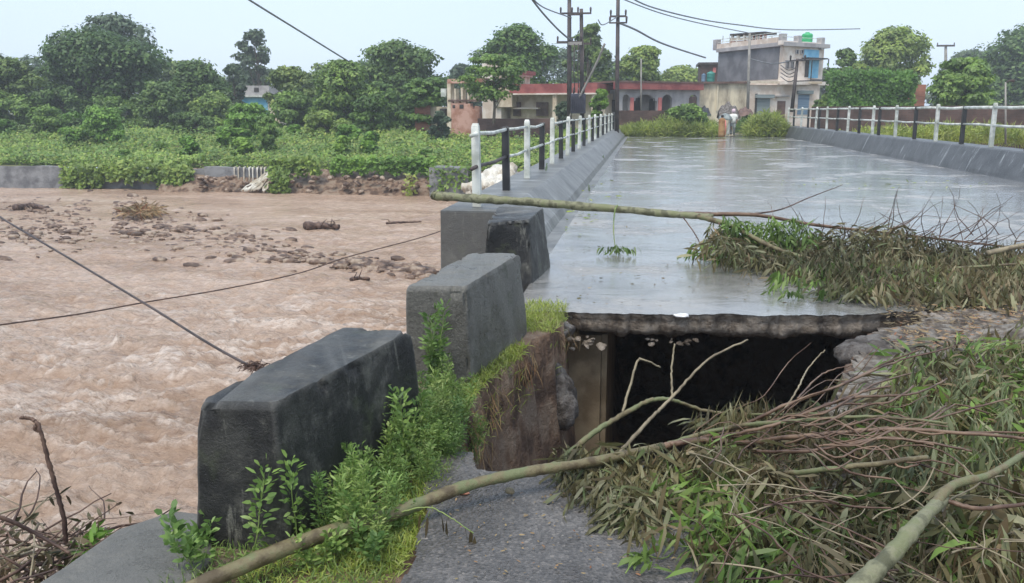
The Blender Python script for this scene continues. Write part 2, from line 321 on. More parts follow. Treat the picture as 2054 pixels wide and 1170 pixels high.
def leaf_arrays(P, Dr, L, W, fine=False, droop=.0, nrm=None):
    n = len(P); L = np.broadcast_to(L, n)[:, None]; W = np.broadcast_to(W, n)[:, None]; Dr = unit(Dr)
    side = unit(np.cross(Dr, rnd(n) if nrm is None else nrm))
    if not fine:
        V = np.stack([P, P + Dr * L * .5 + side * W, P + Dr * L, P + Dr * L * .5 - side * W], 1)
        return V.reshape(-1, 3), 'q'
    g = np.array([0, 0, -1.0]) * RNG.uniform(.2, 2.0, (n, 1)) + RNG.normal(size=(n, 3)) * .45; d2 = unit(Dr + g * droop); d3 = unit(d2 + g * droop)
    m1 = P + Dr * L * .3; m2 = m1 + d2 * L * .4; t = m2 + d3 * L * .3
    sid2 = unit(side + rnd(n) * .45)
    V = np.stack([P, m1 + side * W * .85, m1 - side * W * .85, m2 + sid2 * W * .8, m2 - sid2 * W * .8, t], 1)
    return V.reshape(-1, 3), 'f'
def leaves(name, V, kind, m, parent=None):
    if kind == 'q':
        k = len(V) // 4; return npmesh(name, V, np.arange(4 * k), np.arange(k) * 4, np.full(k, 4), m, parent)
    k = len(V) // 6; base = (np.arange(k) * 6)[:, None]
    lo = (base + np.array([0, 1, 2, 1, 3, 4, 2, 3, 5, 4])).reshape(-1)
    st = (np.arange(k)[:, None] * 10 + np.array([0, 3, 7])).reshape(-1); tt = np.tile([3, 4, 3], k)
    return npmesh(name, V, lo, st, tt, m, parent)
def rock_bm(seed, sx, sy, sz, sub=2, amp=.35):
    rg = random.Random(seed); bm = bmesh.new(); bmesh.ops.create_icosphere(bm, subdivisions=sub, radius=1); bm.normal_update()
    ks = [(Vector((rg.gauss(0, 1), rg.gauss(0, 1), rg.gauss(0, 1))) * 1.6, rg.uniform(0, 6)) for _ in range(6)]
    for v in bm.verts:
        d = sum(math.sin(v.co.dot(k) + p) for k, p in ks) / 6; v.co *= 1 + amp * d
        v.co = Vector((v.co.x * sx, v.co.y * sy, v.co.z * sz))
    for v in bm.verts:
        if sub > 2: c = v.normal * 1; v.co += v.normal * (sx + sy + sz) / 3 * (.22 * float(fbm(np.array([v.co.x * 9 / sx * .3]), np.array([v.co.z * 9 / sz * .3 + v.co.y * 4 / sy]), 4, seed)[0]) * 2)
    return bm
def rock(name, seed, loc, s, m, parent=None, sub=2, amp=.5, smooth=True, rz=0):
    bm = rock_bm(seed, *s, sub, amp); me = bpy.data.meshes.new(name); bm.to_mesh(me); bm.free()
    o = finish(me, name, m, parent, smooth); o.location = loc; o.rotation_euler.z = rz; return o
def inpoly(X, Y, P):
    r = np.zeros(X.shape, bool); n = len(P); j = n - 1
    for i in range(n):
        (xi, yi), (xj, yj) = P[i], P[j]
        c = ((yi > Y) != (yj > Y)) & (X < (xj - xi) * (Y - yi) / ((yj - yi) or 1e-9) + xi); r ^= c; j = i
    return r
def dpoly(X, Y, P):
    d = np.full(X.shape, 1e9); n = len(P)
    for i in range(n):
        ax, ay = P[i]; bx, by = P[(i + 1) % n]; vx, vy = bx - ax, by - ay
        t = np.clip(((X - ax) * vx + (Y - ay) * vy) / (vx * vx + vy * vy), 0, 1)
        d = np.minimum(d, np.hypot(X - ax - t * vx, Y - ay - t * vy))
    return d
WZ = -2.6
# ================================================================== SETTING
# river: displaced sheet, fine near the viewer
an = np.radians(np.linspace(-100, 62, 560)); rr = np.geomspace(4.2, 120, 520)
A, R = np.meshgrid(an, rr); A = A + math.radians(0); X = np.sin(A) * R; Y = np.cos(A) * R
near = np.clip(1.35 - R / 40, .35, 1)
Z = WZ + near * (.34 * fbm(X * .35, Y * .75, 5, 3) + .26 * fbm(X * 1.1, Y * 2.6, 4, 9) + .09 * (.5 - np.abs(fbm(X * 3 + Y, Y * 6, 4, 5)) * 3))
rough = np.clip(fbm(X * .16, Y * .22, 3, 21) * 4 + .35, 0, 1) * np.clip((24 - R) / 8, .12, 1)
Z += rough * (.22 * np.abs(fbm(X * .9, Y * 1.8, 4, 31)))
ch = fbm(X * 1.3 + .4 * Y, Y * 3.0, 5, 51); crest = np.clip(.5 - np.abs(ch) * 14, 0, 1); Z += rough * crest * .09
wx = fbm(X * .5, Y * .5, 3, 61) * 3; wy = fbm(X * .5, Y * .5, 3, 62) * 2.2
rl = 1 - np.abs(fbm(X * .55 + wx, Y * 1.5 + wy, 4, 63)) * 11; rl2 = 1 - np.abs(fbm(X * 1.5 + wy, Y * 3.6 + wx, 4, 64)) * 9
cr1 = np.clip(rl, 0, 1); cr2 = np.clip(rl2, 0, 1); amp = (.25 + rough)
Z += amp * near * (.075 * cr1 ** 1.5 + .035 * cr2)
foam = .8 * np.clip(cr1 ** 2 * rough * .9 + cr2 ** 2 * rough * .45 + cr1 ** 4 * .18 + rough * np.clip(fbm(X * .8, Y * 2.0, 6, 77) * 9 - 1.3, 0, 1) * .9, 0, 1)
riv = grid('river', X, Y, Z, 'water', keep=(Y < 43.4)); riv['kind'] = 'structure'
fa = riv.data.attributes.new('foam', 'FLOAT', 'POINT'); fa.data.foreach_set('value', foam.astype(np.float32).ravel())
# far bank and everything beyond, one sheet to the horizon
xs = np.concatenate([-np.geomspace(700, 62, 14), np.linspace(-60, 45, 300), np.geomspace(47, 700, 14)])
ys = np.concatenate([np.linspace(42.6, 66, 110), np.geomspace(67, 1500, 24)])
X, Y = np.meshgrid(xs, ys)
def bank_z(X, Y):
    t = np.clip((Y - 43.2) / 15, 0, 1); z = -1.42 + 1.35 * (t * t * (3 - 2 * t)) ** .8
    app = np.clip((7.5 - np.abs(X - 3.7)) / 2, 0, 1) * np.clip((Y - 45) / 3, 0, 1); z = z * (1 - app) + app * -.32 * np.clip((60 - Y) / 4, 0, 1) + app * -.02 * np.clip((Y - 56) / 4, 0, 1)
    edge = np.clip((44.2 - Y + .9 * fbm(X * .5, Y * 0, 3, 8)) / 1.2, 0, 1) * (X > -24.5); z = z - edge ** .8 * 1.3
    return np.where(X < -24.5, z, z) + .1 * fbm(X * .7, Y * .7, 4, 2) * (1 - app)
g = grid('ground', X, Y, bank_z(X, Y), 'ground'); tag(g, kind='structure')
# exposed soil slope in front of the far bank
xs = np.linspace(-25.5, 14, 420); ts = np.linspace(0, 1, 26); X, T = np.meshgrid(xs, ts)
off = .55 * fbm(X * .8, X * 0 + T * 2, 4, 12)
Yb = 41.5 + T * 2.0 + off * (1 - T) * 1.3; Zb = -2.8 + (T ** .75) * 1.33 + .22 * fbm(X * 2, T * 6, 4, 5) * (1 - T * .6)
tag(grid('riverbank', X, Yb, Zb, 'soil'), kind='structure')
# near embankment with the washed-out hole
HOLE = [(-.74, 3.47), (-.90, 4.0), (-.93, 4.6), (-.82, 5.2), (-.76, 5.6), (-.60, 6.2), (-.58, 6.6), (-.62, 7.1), (-.5, 12), (3.2, 12), (2.6, 7.6), (2.05, 6.62), (1.72, 6.42), (1.5, 6.0), (1.36, 5.6), (1.22, 5.2), (1.0, 4.6), (.8, 4.2), (.3, 3.78), (-.2, 3.56), (-.5, 3.46)]
def edge_x(Y): return np.interp(Y, [-4, 2.2, 2.47, 2.95, 3.2, 4.2, 6, 7.6, 8.6, 20], [-2.1, -2.02, -2.0, -1.84, -1.62, -1.52, -1.40, -1.55, -1.62, -1.7])
def near_z(X, Y):
    base = .02 * fbm(X * 2, Y * 2, 4, 1)
    n2 = .10 * fbm(X * 5, Y * 5, 4, 6)
    d = dpoly(X, Y, HOLE) * np.where(inpoly(X, Y, HOLE), 1, -1) + n2
    wd = .34 + .32 * np.clip((-.15 - X) / .3, 0, 1) * np.clip((6.2 - Y) / .6, 0, 1); t = np.clip(d / wd, 0, 1); z = base - 2.3 * (t ** .55) + (t > 0) * .16 * fbm(X * 6, Y * 6, 4, 14)
    z = np.where((X > 2.2) & (Y < 6.3), z + .22 * np.clip((X - 2.2) / .8, 0, 1) * (1 + fbm(X, Y, 3, 4)), z)
    out = np.clip((edge_x(Y) - X) / .12, 0, 1); z = z * (1 - out) + out * (-3.3); z = np.where((X < -1.62) & (Y < 3.1), np.minimum(z, -.08), z)
    hump = np.exp(-(((X + 3.35) / .85) ** 4 + ((Y - 2.2) / .95) ** 4)); z = np.maximum(z, -3.3 + hump * (2.9 + .3 * fbm(X * 3, Y * 3, 4, 3)))
    z = np.where((X < -1.1) & (X > -2.3) & (Y > 6.2), z - np.clip((Y - 6.2) / .3, 0, 1) * 0.0, z)
    z = np.where(Y > 6.95 + .2 * np.clip(X - 1, 0, 2), np.minimum(z, -.30), z)
    return z
xs = np.concatenate([np.linspace(-6, -1.45, 100), np.linspace(-1.42, 3.2, 210), np.linspace(3.26, 12, 50)])
ys = np.concatenate([np.linspace(-4, 3.1, 60), np.linspace(3.13, 7.2, 190), np.linspace(7.25, 12.6, 60)])
X, Y = np.meshgrid(xs, ys)
Zn = near_z(X, Y)
tag(grid('embankment', X, Y, Zn, 'soil'), kind='structure')
# gravelly shoulder sheet on the right, just over the soil
gx = np.linspace(1.0, 9.5, 150); gy = np.linspace(2, 8.6, 140); X, Y = np.meshgrid(gx, gy)
Zg = near_z(X, Y) + .012 + .11 * np.abs(fbm(X * 9, Y * 9, 4, 2)); Zg = np.where(Y > 6.9, .014 + .14 * np.abs(fbm(X * 8, Y * 8, 4, 2)) * np.clip((8.4 - Y), 0, 1), Zg)
kp = (dpoly(X, Y, HOLE) > .03) & ~inpoly(X, Y, HOLE) & (Y < 8.0 + .8 * fbm(X * 2, Y * 2, 3, 7) - .6 * np.clip(2.4 - X, 0, 1) - np.clip(2.3 - X, 0, 1) * 1.2)
tag(grid('gravel_shoulder', X, Y, Zg, 'gravel', keep=kp), kind='structure')
# near road patch
gx = np.concatenate([np.linspace(-1.1, 1, 260), np.linspace(1.03, 9, 80)]); gy = np.concatenate([np.linspace(-3, 2.4, 40), np.linspace(2.42, 4.2, 180)]); X, Y = np.meshgrid(gx, gy)
jag = .05 * fbm(X * 7, Y * 7, 3, 2)
kp = ~(inpoly(X, Y, HOLE) & (dpoly(X, Y, HOLE) > .04 + jag)) & (X > -.88 + .12 * fbm(Y * 3, Y * 0, 3, 1) + .10 * (3.4 - Y)) & (X < 1.0 + .3 * fbm(Y * 3, Y * 0 + 4, 3, 1)) & (Y < 3.7)
tag(grid('near_road', X, Y, np.maximum(near_z(X, Y), -.02) * .4 + .022, 'near_road', keep=kp), kind='structure')
# retaining face of the embankment on the river side
mb = MB(); yy_ = [-3, 2.2, 2.47, 2.95, 3.2, 4.2, 6, 7.6, 8.6, 9.7]; ex_ = [float(edge_x(np.array(q))) - .035 for q in yy_]
mb.add([(x, y, z) for x, y in zip(ex_, yy_) for z in (-3.4, -.12)] + [(x + .03, y, z) for x, y in zip(ex_, yy_) for z in (-3.4, -.12)], [(2 * i, 2 * i + 1, 2 * i + 3, 2 * i + 2) for i in range(9)] + [(2 * i + 1, 2 * i + 21, 2 * i + 23, 2 * i + 3) for i in range(9)]); tag(mb.build('retaining_wall', 'bank_wall'), 'grey retaining wall holding the road embankment above the river', 'wall')
# ================================================================== BRIDGE
BL, BR = -1.2, 8.45
br = thing('bridge', 'long flat concrete road bridge with a broken near edge over the brown river', 'bridge', (3.6, 7, 0))
def fedge(x):   # front edge of the deck in plan
    x = np.asarray(x, float); return 6.66 + .17 * (x + .7) * .55 + np.clip(x - 1.6, 0, 9) * .35 + .13 * fbm(x * 3, x * 0, 4, 3) + .07 * fbm(x * 17, x * 0, 3, 9)
# slab with a ragged broken face
xs = np.concatenate([np.linspace(-1.0, 2.6, 260), np.linspace(2.65, 8.6, 60)])
prof = [(.00, 0.0), (.00, -.022), (.03, -.05), (.02, -.09), (.03, -.14), (.04, -.165), (.10, -.20), (.35, -.22), (6, -.30), (49.5, -.30)]
X = np.repeat(xs[None], len(prof), 0); Y = np.zeros_like(X); Zs = np.zeros_like(X)
for i, (dy, z) in enumerate(prof):
    rg = .06 * fbm(xs * 9, xs * 0 + i * .8, 4, 11) * (i > 1); lo = (.10 * fbm(xs * 7, xs * 0 + 3, 4, 17)) * (1 if i in (6, 7) else .25 if i in (4, 5) else 0)
    Y[i] = fedge(xs) + dy + rg; Zs[i] = z + lo
    if i >= 8: Y[i] = 6.7 + dy
s1 = grid('deck_slab', X, Y, Zs, 'slab', br, smooth=False)
mb = MB(); mb.box((-2.4, 9.8, -.62), (9.4, 56, -.31)); mb.build('deck_beam', 'kerb', br)
# road surface
yy = np.concatenate([[0, .03, .08, .2], np.geomspace(.4, 49.4, 120)]); xx = np.concatenate([np.linspace(-1.02, 2.6, 220), np.linspace(2.65, 8.5, 60)])
X, T = np.meshgrid(xx, yy); Y = fedge(X) - .012 + T * (56 - fedge(X)) / 49.4
Zr = .004 + .02 * fbm(X * .5, Y * .5, 3, 3) * np.clip(T, 0, 1) + .012 * np.clip(T * 3, 0, 1); 
road = grid('road_surface', X, Y, Zr, 'road', br)
mb = MB(); mb.prism([(-1.3, 8.6), (-1.0, 8.2), (-.98, 56), (-1.3, 56)], -.3, .008); mb.build('road_margin', 'kerb', br)
# deck edges / kerbs
def kerb(xi0, xi1, xo, zt, y0, y1, name, m_='kerb'):
    ys = np.linspace(y0, y1, 240); rows = []
    for k, (x, z) in enumerate([(xi0, -.02), (xi0 * .8 + xi1 * .2, .12), (xi1, zt - .03), (xi1 + (xo - xi1) * .05, zt), (xo, zt), (xo, -.30)]):
        w_ = .02 * fbm(ys * 1.2, ys * 0 + k, 3, 4 + k); rows.append([(x + w_[i], ys[i], z + w_[i] * .5) for i in range(len(ys))])
    mb = MB(); n = len(ys)
    mb.add([p for r in rows for p in r], [(a * n + i, a * n + i + 1, (a + 1) * n + i + 1, (a + 1) * n + i) for a in range(5) for i in range(n - 1)] + [tuple(a * n for a in range(6)), tuple(a * n + n - 1 for a in range(6))[::-1]])
    return mb.build(name, m_, br)
kerb(-1.18, -1.58, -2.35, .45, 9.7, 55.5, 'kerb'); kerb(8.45, 8.72, 9.4, .66, 12, 57, 'kerb', 'kerb_dark')
mb = MB(); mb.box((-2.33, 9.66, -.7), (-1.3, 9.69, .44)); mb.build('deck_end', 'block_dark', br)
# abutment under the slab
a = D(1110, 700, 7.0); b = D(1206, 700, 7.0)
mb = MB(); mb.box((-1.3, 6.98, -2.6), (b.x, 7.35, -.265)); mb.build('abutment', 'abut', br)
mb = MB(); mb.box((b.x + .003, 7.03, -2.6), (b.x + .05, 9.5, -.265)); mb.build('abutment_pillar', 'abut', br)
# far approach road
mb = MB(); mb.add([(-1.6, 55.6, -.03), (8.6, 55.6, -.03), (12, 66, -.03), (24, 78, .0), (22, 84, 0), (6, 70, -.03), (-1, 62, -.03)], [(0, 1, 2, 3, 4, 5, 6)]); 
for i in range(len(mb.v)): mb.v[i] = (mb.v[i][0], mb.v[i][1], mb.v[i][2] + .06)
tag(mb.build('far_road', 'road'), kind='structure')
# ------------------------------------------------------------------ railings
def railing(X0, posts, base, height, label, loc, breaks, mid=.5):
    rt = thing('bridge_railing', label, 'railing', loc)
    for (y, c) in posts:
        mb = MB(); x = X0 + random.uniform(-.02, .02); lean = random.uniform(-.02, .02)
        if c == 'w':
            mb.rings([[(x + lean * t + sx * a_, y + sy * a_, base + z) for sx, sy in ((-1, -1), (1, -1), (1, 1), (-1, 1))] for t, z, a_ in ((0, -.02, .050), (0, .02, .050), (1, height - .04, .046), (1, height - .01, .042), (1, height + .02, .03))])
            mb.build('post', 'white', rt)
        else:
            mb.rings([[(x + lean * t + sx * a_, y + sy * a_, base + z) for sx, sy in ((-1, -1), (1, -1), (1, 1), (-1, 1))] for t, z, a_ in ((0, -.02, .052), (1, height - .08, .048), (1, height - .06, .04))])
            mb.build('post', 'black', rt)
    for lv, r_ in ((height - .1, .026), (height * mid, .022)):
        for i in range(len(posts) - 1):
            if (i, lv > .6) in breaks: continue
            y0, y1 = posts[i][0], posts[i + 1][0]
            sg = random.uniform(-.03, .015)
            p = [(X0, y0 + .03, base + lv), (X0 + random.uniform(-.02, .02), (y0 + y1) / 2, base + lv + sg), (X0, y1 - .03, base + lv)]
            if i == 0 and X0 < 0: p = [(X0 - .02, y0 - .28, base + lv - .02)] + p
            MB().tube(p, r_ * (1.0 if X0 < 0 else 1.6) * random.uniform(.85, 1.1), 8).build('rail', 'white' if not (i == 0 and lv < .6) else 'pole', rt, True)
    return rt
LP = [(10.22, 'w'), (12.4, 'b'), (14.7, 'w'), (17.0, 'b'), (18.95, 'w'), (21.0, 'b'), (22.6, 'w'), (24.6, 'b'), (26.6, 'w'), (28.7, 'b'), (31.2, 'w'), (33.3, 'b'), (35.4, 'w'), (37.5, 'b'), (39.6, 'w'), (41.7, 'b'), (43.8, 'w'), (46, 'b'), (48.2, 'w'), (50.4, 'b'), (52.6, 'w'), (54.8, 'b')]
railing(-2.0, LP, .45, .98, 'left bridge railing of black and white posts with a bent broken near end', (-2, 10, .45), {(3, True)}, .5)
RP = [(19.9, 'w'), (22.1, 'b'), (24.28, 'w'), (26.43, 'b'), (28.64, 'w'), (30.84, 'b'), (33.17, 'w'), (35.3, 'b'), (36.4, 'w'), (38.46, 'b'), (40.55, 'w'), (42.88, 'b'), (45.26, 'w'), (47.2, 'b'), (48.1, 'w'), (50.35, 'b'), (52.53, 'w'), (55.1, 'b'), (57.0, 'w')]
railing(9.0, RP, .66, 1.12, 'right bridge railing of black and white posts with two straight pipes', (9, 20, .66), set(), .5)
# ------------------------------------------------------------------ guard blocks
def block(bt, top, zb, zt, m, label, splay=.05, dn=(0, 0)):
    """bt: four base corners, top: four top corners (near-left, near-right, far-right, far-left)"""
    N = 44; rows = []
    def per(c, k=N):
        out = []
        for i in range(4):
            a_, b_ = Vector(c[i]), Vector(c[(i + 1) % 4])
            for j in range(k): out.append(a_.lerp(b_, j / k))
        return out
    B, T_ = per(bt), per(top); cen = sum((Vector(c) for c in top), Vector((0, 0))) / 4
    rings = []
    sd_ = random.random() * 50
    for t in [i / 26 for i in range(26)] + [.975, .99, 1.0]:
        ring = []
        for i, (p, q) in enumerate(zip(B, T_)):
            v = p.lerp(q, t); dcen = (v - cen)
            k = {.99: .985, 1.0: .965}.get(t, 1)
            corner = min(i % N, N - i % N); rd = (.010 if corner == 0 else .003 if corner == 1 else 0)
            nn = float(fbm(np.array([v.x * 5 + sd_]), np.array([v.y * 5 + t * 4]), 4, 2)[0]) * .022
            ch = max(0, float(fbm(np.array([v.x * 9 + sd_]), np.array([v.y * 9 + t * 7]), 4, 8)[0]) - .10) * (.16 if t > .93 or corner < 3 else 0); rd += ch; zc = ch * .6 if t > .97 else 0
            v = cen + dcen * k - dcen.normalized() * (rd - nn)
            ring.append((v.x, v.y, zb + (zt - zb) * t + nn * .6 - zc))
        rings.append(ring)
    mb = MB().rings(rings)
    o = mb.build('guard_block', m, None, True); me = o.data
    me.set_sharp_from_angle(angle=math.radians(38))
    tag(o, label, 'concrete block', 'concrete guard blocks along the road edge'); return o
def gp(x, y, z): v = G(x, y, z); return (v.x, v.y)
block([(-1.66, 2.72), (-1.22, 2.70), (-.98, 3.78), (-1.45, 3.95)], [gp(390, 808, .57), gp(550, 810, .57), gp(828, 662, .57), gp(690, 655, .57)], -.35, .57, 'block_dark', 'nearest black stained concrete guard block above the weeds')
block([(-1.42, 4.82), (-.97, 4.80), (-.76, 5.95), (-1.28, 6.05)], [gp(813, 575, .6), gp(935, 575, .6), gp(1045, 508, .6), gp(950, 505, .6)], -.45, .6, 'block_grey', 'smooth grey guard block standing at the edge of the washed out hole')
block([(-1.5, 7.62), (-.97, 7.66), (-.86, 8.5), (-1.6, 8.6)], [gp(976, 447, .6), gp(1062, 441, .6), gp(1090, 417, .6), gp(1000, 413, .6)], -.3, .6, 'block_dark', 'farthest guard block with chipped corner under the fallen trunk')
# concrete ledge left of the first block
c = [G(60, 1215, -.05), G(130, 1170, -.05), G(240, 1090, -.05), G(352, 1052, -.05), G(420, 1060, -.05), G(430, 1150, -.05), G(350, 1230, -.05)]
mb = MB().prism([(p.x, p.y) for p in c][::-1], -.4, .012); tag(mb.build('concrete_ledge', 'block_grey', None, False, .012), 'wet grey concrete ledge at the bottom left beside the nearest block', 'ledge')
# ------------------------------------------------------------------ far retaining walls
def wallseg(x0, x1, Y, z0, z1, m, label, name='retaining_wall', th=.4):
    xs_ = np.linspace(x0, x1, max(4, int((x1 - x0) * 2))); mb = MB()
    top = [z1 + .12 * float(fbm(np.array([x * .7]), np.array([0.]), 3, 5)[0]) for x in xs_]
    for i in range(len(xs_) - 1):
        mb.add([(xs_[i], Y, z0), (xs_[i + 1], Y, z0), (xs_[i + 1], Y, top[i + 1]), (xs_[i], Y, top[i]), (xs_[i], Y + th, z0), (xs_[i + 1], Y + th, z0), (xs_[i + 1], Y + th, top[i + 1]), (xs_[i], Y + th, top[i])], [(0, 1, 2, 3), (3, 2, 6, 7), (5, 4, 7, 6)])
    return tag(mb.build(name, m), label, 'wall')
wallseg(-60, D(135, 350, 42.9).x, 42.5, -3, -1.4, 'bank_wall', 'grey masonry river wall on the far bank at the left end')
wallseg(D(125, 350, 43).x, D(420, 350, 43).x, 42.9, -3, -1.5, 'bank_wall', 'overgrown stretch of far river wall under hanging creepers')
wallseg(D(415, 350, 43).x, D(575, 350, 43).x, 42.75, -3, -1.38, 'bank_wall', 'low grey river wall with thin water trickling down its face')
wallseg(D(862, 350, 41).x, D(940, 350, 41).x, 40.9, -3, -1.15, 'bank_wall', 'short dark grey river wall beside the bridge end', th=1.6)
# trickles and falls
tr = thing('waterfall', 'thin muddy trickles running over the low grey river wall', 'waterfall', (D(520, 350, 42.5).x, 42.5, -2.6))
for k, px in enumerate([470, 478, 489, 500, 507, 516, 524, 531, 539, 546]):
    a = D(px, 335, 42.70); mb = MB(); zz = -1.36
    mb.tube([(a.x, 42.9, zz + .03), (a.x, 42.70, zz), (a.x + .02, 42.6, -1.8), (a.x + .05, 42.5, -2.25)], [.03, .05, .035, .07], 6); mb.build('trickle', 'foam', tr, True)
def foamfan(name, pts, label, n=26):
    mb = MB(); 
    for k, (p, q, r_) in enumerate(pts):
        P_ = [Vector(p).lerp(Vector(q), t / 7) + Vector((random.uniform(-.1, .1), 0, random.uniform(-.06, .06) - .3 * (t / 7) ** 2 * 0)) for t in range(8)]
        mb.tube(P_, [r_ * random.uniform(.6, 1.2) for _ in range(8)], 7, True, .2)
    return tag(mb.build(name, 'foam', None, True), label, 'waterfall')
foamfan('waterfall', [(D(556 + random.uniform(-6, 6), 338, 43), D(520 + random.uniform(-35, 20), 382, 41.4), random.uniform(.025, .06)) for _ in range(22)], 'white frothy stream spilling off the far bank beside the plants')
foamfan('waterfall', [(D(random.uniform(985, 1030), random.uniform(338, 350), 34), D(random.uniform(930, 1020), random.uniform(375, 398), 31.5), random.uniform(.10, .24)) for _ in range(70)], 'pale surge of foaming water rushing past the near bridge railing posts')
# ================================================================== FALLEN TREES
def chain(pts): return [D(*p) for p in pts]
def heap(pts):
    out = []
    for x, y, Yq in pts:
        k = min(1, max(0, (x - 1480) / 170)) if y > 770 else 0
        a_, b_ = D(x, y, Yq), G(x, y, .33); out.append(a_.lerp(b_, k))
    return out
def smooth_path(P, n=6, jit=.0):
    P = [Vector(p) for p in P]; out = []
    for i in range(len(P) - 1):
        p0 = P[max(i - 1, 0)]; p1 = P[i]; p2 = P[i + 1]; p3 = P[min(i + 2, len(P) - 1)]
        for k in range(n):
            t = k / n; out.append(.5 * ((2 * p1) + (p2 - p0) * t + (2 * p0 - 5 * p1 + 4 * p2 - p3) * t * t + (3 * p1 - p0 - 3 * p2 + p3) * t ** 3) + Vector((random.uniform(-jit, jit), random.uniform(-jit, jit), random.uniform(-jit, jit))))
    return out + [P[-1]]
def limb(name, P, r0, r1, m, parent, n=8, jit=.002, wob=.05, seg=12):
    Q = smooth_path(P, seg, jit * .6); k = len(Q); sd_ = random.random() * 99; nn = fbm(np.arange(k) * .35 + sd_, np.zeros(k), 3, 2) * .22 + np.maximum(0, fbm(np.arange(k) * .9 + sd_, np.zeros(k), 2, 5) - .22) * 1.3
    return MB().tube(Q, [(r0 + (r1 - r0) * i / (k - 1)) * (1 + nn[i]) for i in range(k)], n, True, wob).build(name, m, parent, True)
def sprays(anchors, n_leaf, L, W, spread, droop, down=.8, bias=(0, 0, 0)):
    """leafy twigs: a thin stalk with long leaves set alternately along it"""
    Ps, Ds, Ls, Ws = [], [], [], []
    for a in anchors:
        a = np.array(a); out = rnd(1)[0]; out[2] = -abs(out[2]) * .4 - down * .35; out = unit(out + np.array(bias)); sz = random.uniform(.65, 1.3)
        k = max(4, int(n_leaf * random.uniform(.6, 1.5))); t = (np.arange(k)[:, None] + RNG.random((k, 1))) / k; ln = spread * 1.9 * sz
        sd = unit(np.cross(out, RNG.normal(size=3) + np.array([0, 0, .8]))); sg = np.where(np.arange(k) % 2, 1, -1)[:, None]
        sag = np.array([0, 0, -1.]) * (t ** 2) * ln * .35 * down
        Ps.append(a + out * t * ln + sag); d = out * .75 + sd * sg * .8 + RNG.normal(size=(k, 3)) * .28; d[:, 2] -= down * .55; Ds.append(unit(d)); Ls.append(L * sz * RNG.uniform(.6, 1.2, k)); Ws.append(W * sz * RNG.uniform(.65, 1.2, k))
        Ps.append(a[None]); Ds.append(unit(out + np.array([0, 0, -.15 * down]))[None]); Ls.append(np.array([ln])); Ws.append(np.array([.0022]))
    P = np.concatenate(Ps); Dd = np.concatenate(Ds)
    return leaf_arrays(P, Dd, np.concatenate(Ls), np.concatenate(Ws), True, droop)
def twigs_mesh(name, starts, ln, r, m, parent, down=.3, nseg=4, curl=.5):
    mb = MB()
    for s_ in starts:
        p = Vector(s_); d = Vector(rnd(1)[0]); d.z = d.z * .4 - down; d.normalize(); P = [p]
        for k in range(nseg):
            d = (d + Vector(rnd(1)[0]) * curl * .5 + Vector((0, 0, -.08))).normalized(); p = p + d * ln / nseg * random.uniform(.7, 1.2)
            P.append(p)
        mb.tube(P, [r * (1 - .75 * i / nseg) for i in range(nseg + 1)], 5, False)
    return mb.build(name, m, parent, True)
def clampz(V, zmin, per):
    return V
def guard(V, per, zf=.03):
    """keep leaf bunches above the road surface"""
    U = V.reshape(-1, per, 3); low = U[:, :, 2].min(1); lift = np.maximum(0, zf - low); U[:, :, 2] += lift[:, None] * 1.0
    return U.reshape(-1, 3)
# --- tree lying across the bridge
t1 = thing('fallen_tree', 'fallen eucalyptus lying across the bridge from the left kerb with leafy crown at right', 'fallen tree', D(1000, 405, 10))
P = chain([(872, 392, 10.12), (884, 394, 10.1), (960, 399, 10.0), (1080, 407, 9.85), (1240, 420, 9.7), (1350, 430, 9.6), (1430, 436, 9.5)])
limb('trunk', P, .060, .036, 'bark_pale', t1, 10, .006, .08)
P2 = chain([(1350, 429, 9.6), (1430, 430, 9.6), (1520, 432, 9.7), (1640, 452, 9.8), (1800, 470, 9.9), (2060, 500, 10)]); limb('branch', P2, .028, .01, 'twig_red', t1)
limb('branch', chain([(1400, 434, 9.5), (1470, 455, 9.3), (1560, 500, 9.0), (1680, 530, 8.8), (1850, 540, 8.7), (2040, 530, 8.6)]), .03, .012, 'bark', t1)
limb('branch', chain([(1480, 432, 9.7), (1560, 422, 10), (1620, 398, 10.4), (1690, 371, 10.8)]), .011, .004, 'twig_brown', t1)
limb('branch', chain([(1980, 508, 8.8), (2060, 490, 8.9)]), .028, .02, 'twig_straw', t1)
limb('branch', chain([(1239, 412, 9.6), (1233, 425, 9.55), (1231, 470, 9.45), (1238, 520, 9.4)]), .009, .003, 'stem_green', t1)
limb('branch', chain([(1370, 436, 9.4), (1400, 480, 9.2), (1415, 530, 9.1)]), .008, .003, 'twig_brown', t1)
limb('branch', chain([(1440, 440, 9.4), (1455, 490, 9.1), (1480, 545, 8.9)]), .008, .003, 'twig_brown', t1)
st = [D(1560 + 480 * random.random(), 470 + 40 * random.random(), 9.7) for _ in range(70)]
mb = MB()
for s_ in st:
    p = Vector(s_); d = Vector((random.uniform(-.5, 1), random.uniform(-.3, .3), random.uniform(.1, .6))).normalized(); Q = [p]
    for k in range(5): d = (d + Vector(rnd(1)[0]) * .35).normalized(); p = p + d * .12; Q.append(p)
    MB().tube(Q, [.006 * (1 - .7 * i / 5) for i in range(6)], 4, False).build('twig', 'twig_brown', t1, True)
anc, anc2 = [], []
for _ in range(1000):
    u = random.random() ** .9; x = 1430 + 640 * u
    ytop = 434 + 40 * u ** .5 + 22 * math.sin(u * 9); ybot = 470 + 128 * min(1, u * 2.2) ** .9
    v = random.random() ** .9; y = ytop + (ybot - ytop) * v
    Yd = min(9.7 - 1.3 * v + random.uniform(-.25, .25), G(x, y, .1).y); p = D(x, y, Yd)
    if p.z > .04: (anc if random.random() < .12 + .45 * u else anc2).append(p)
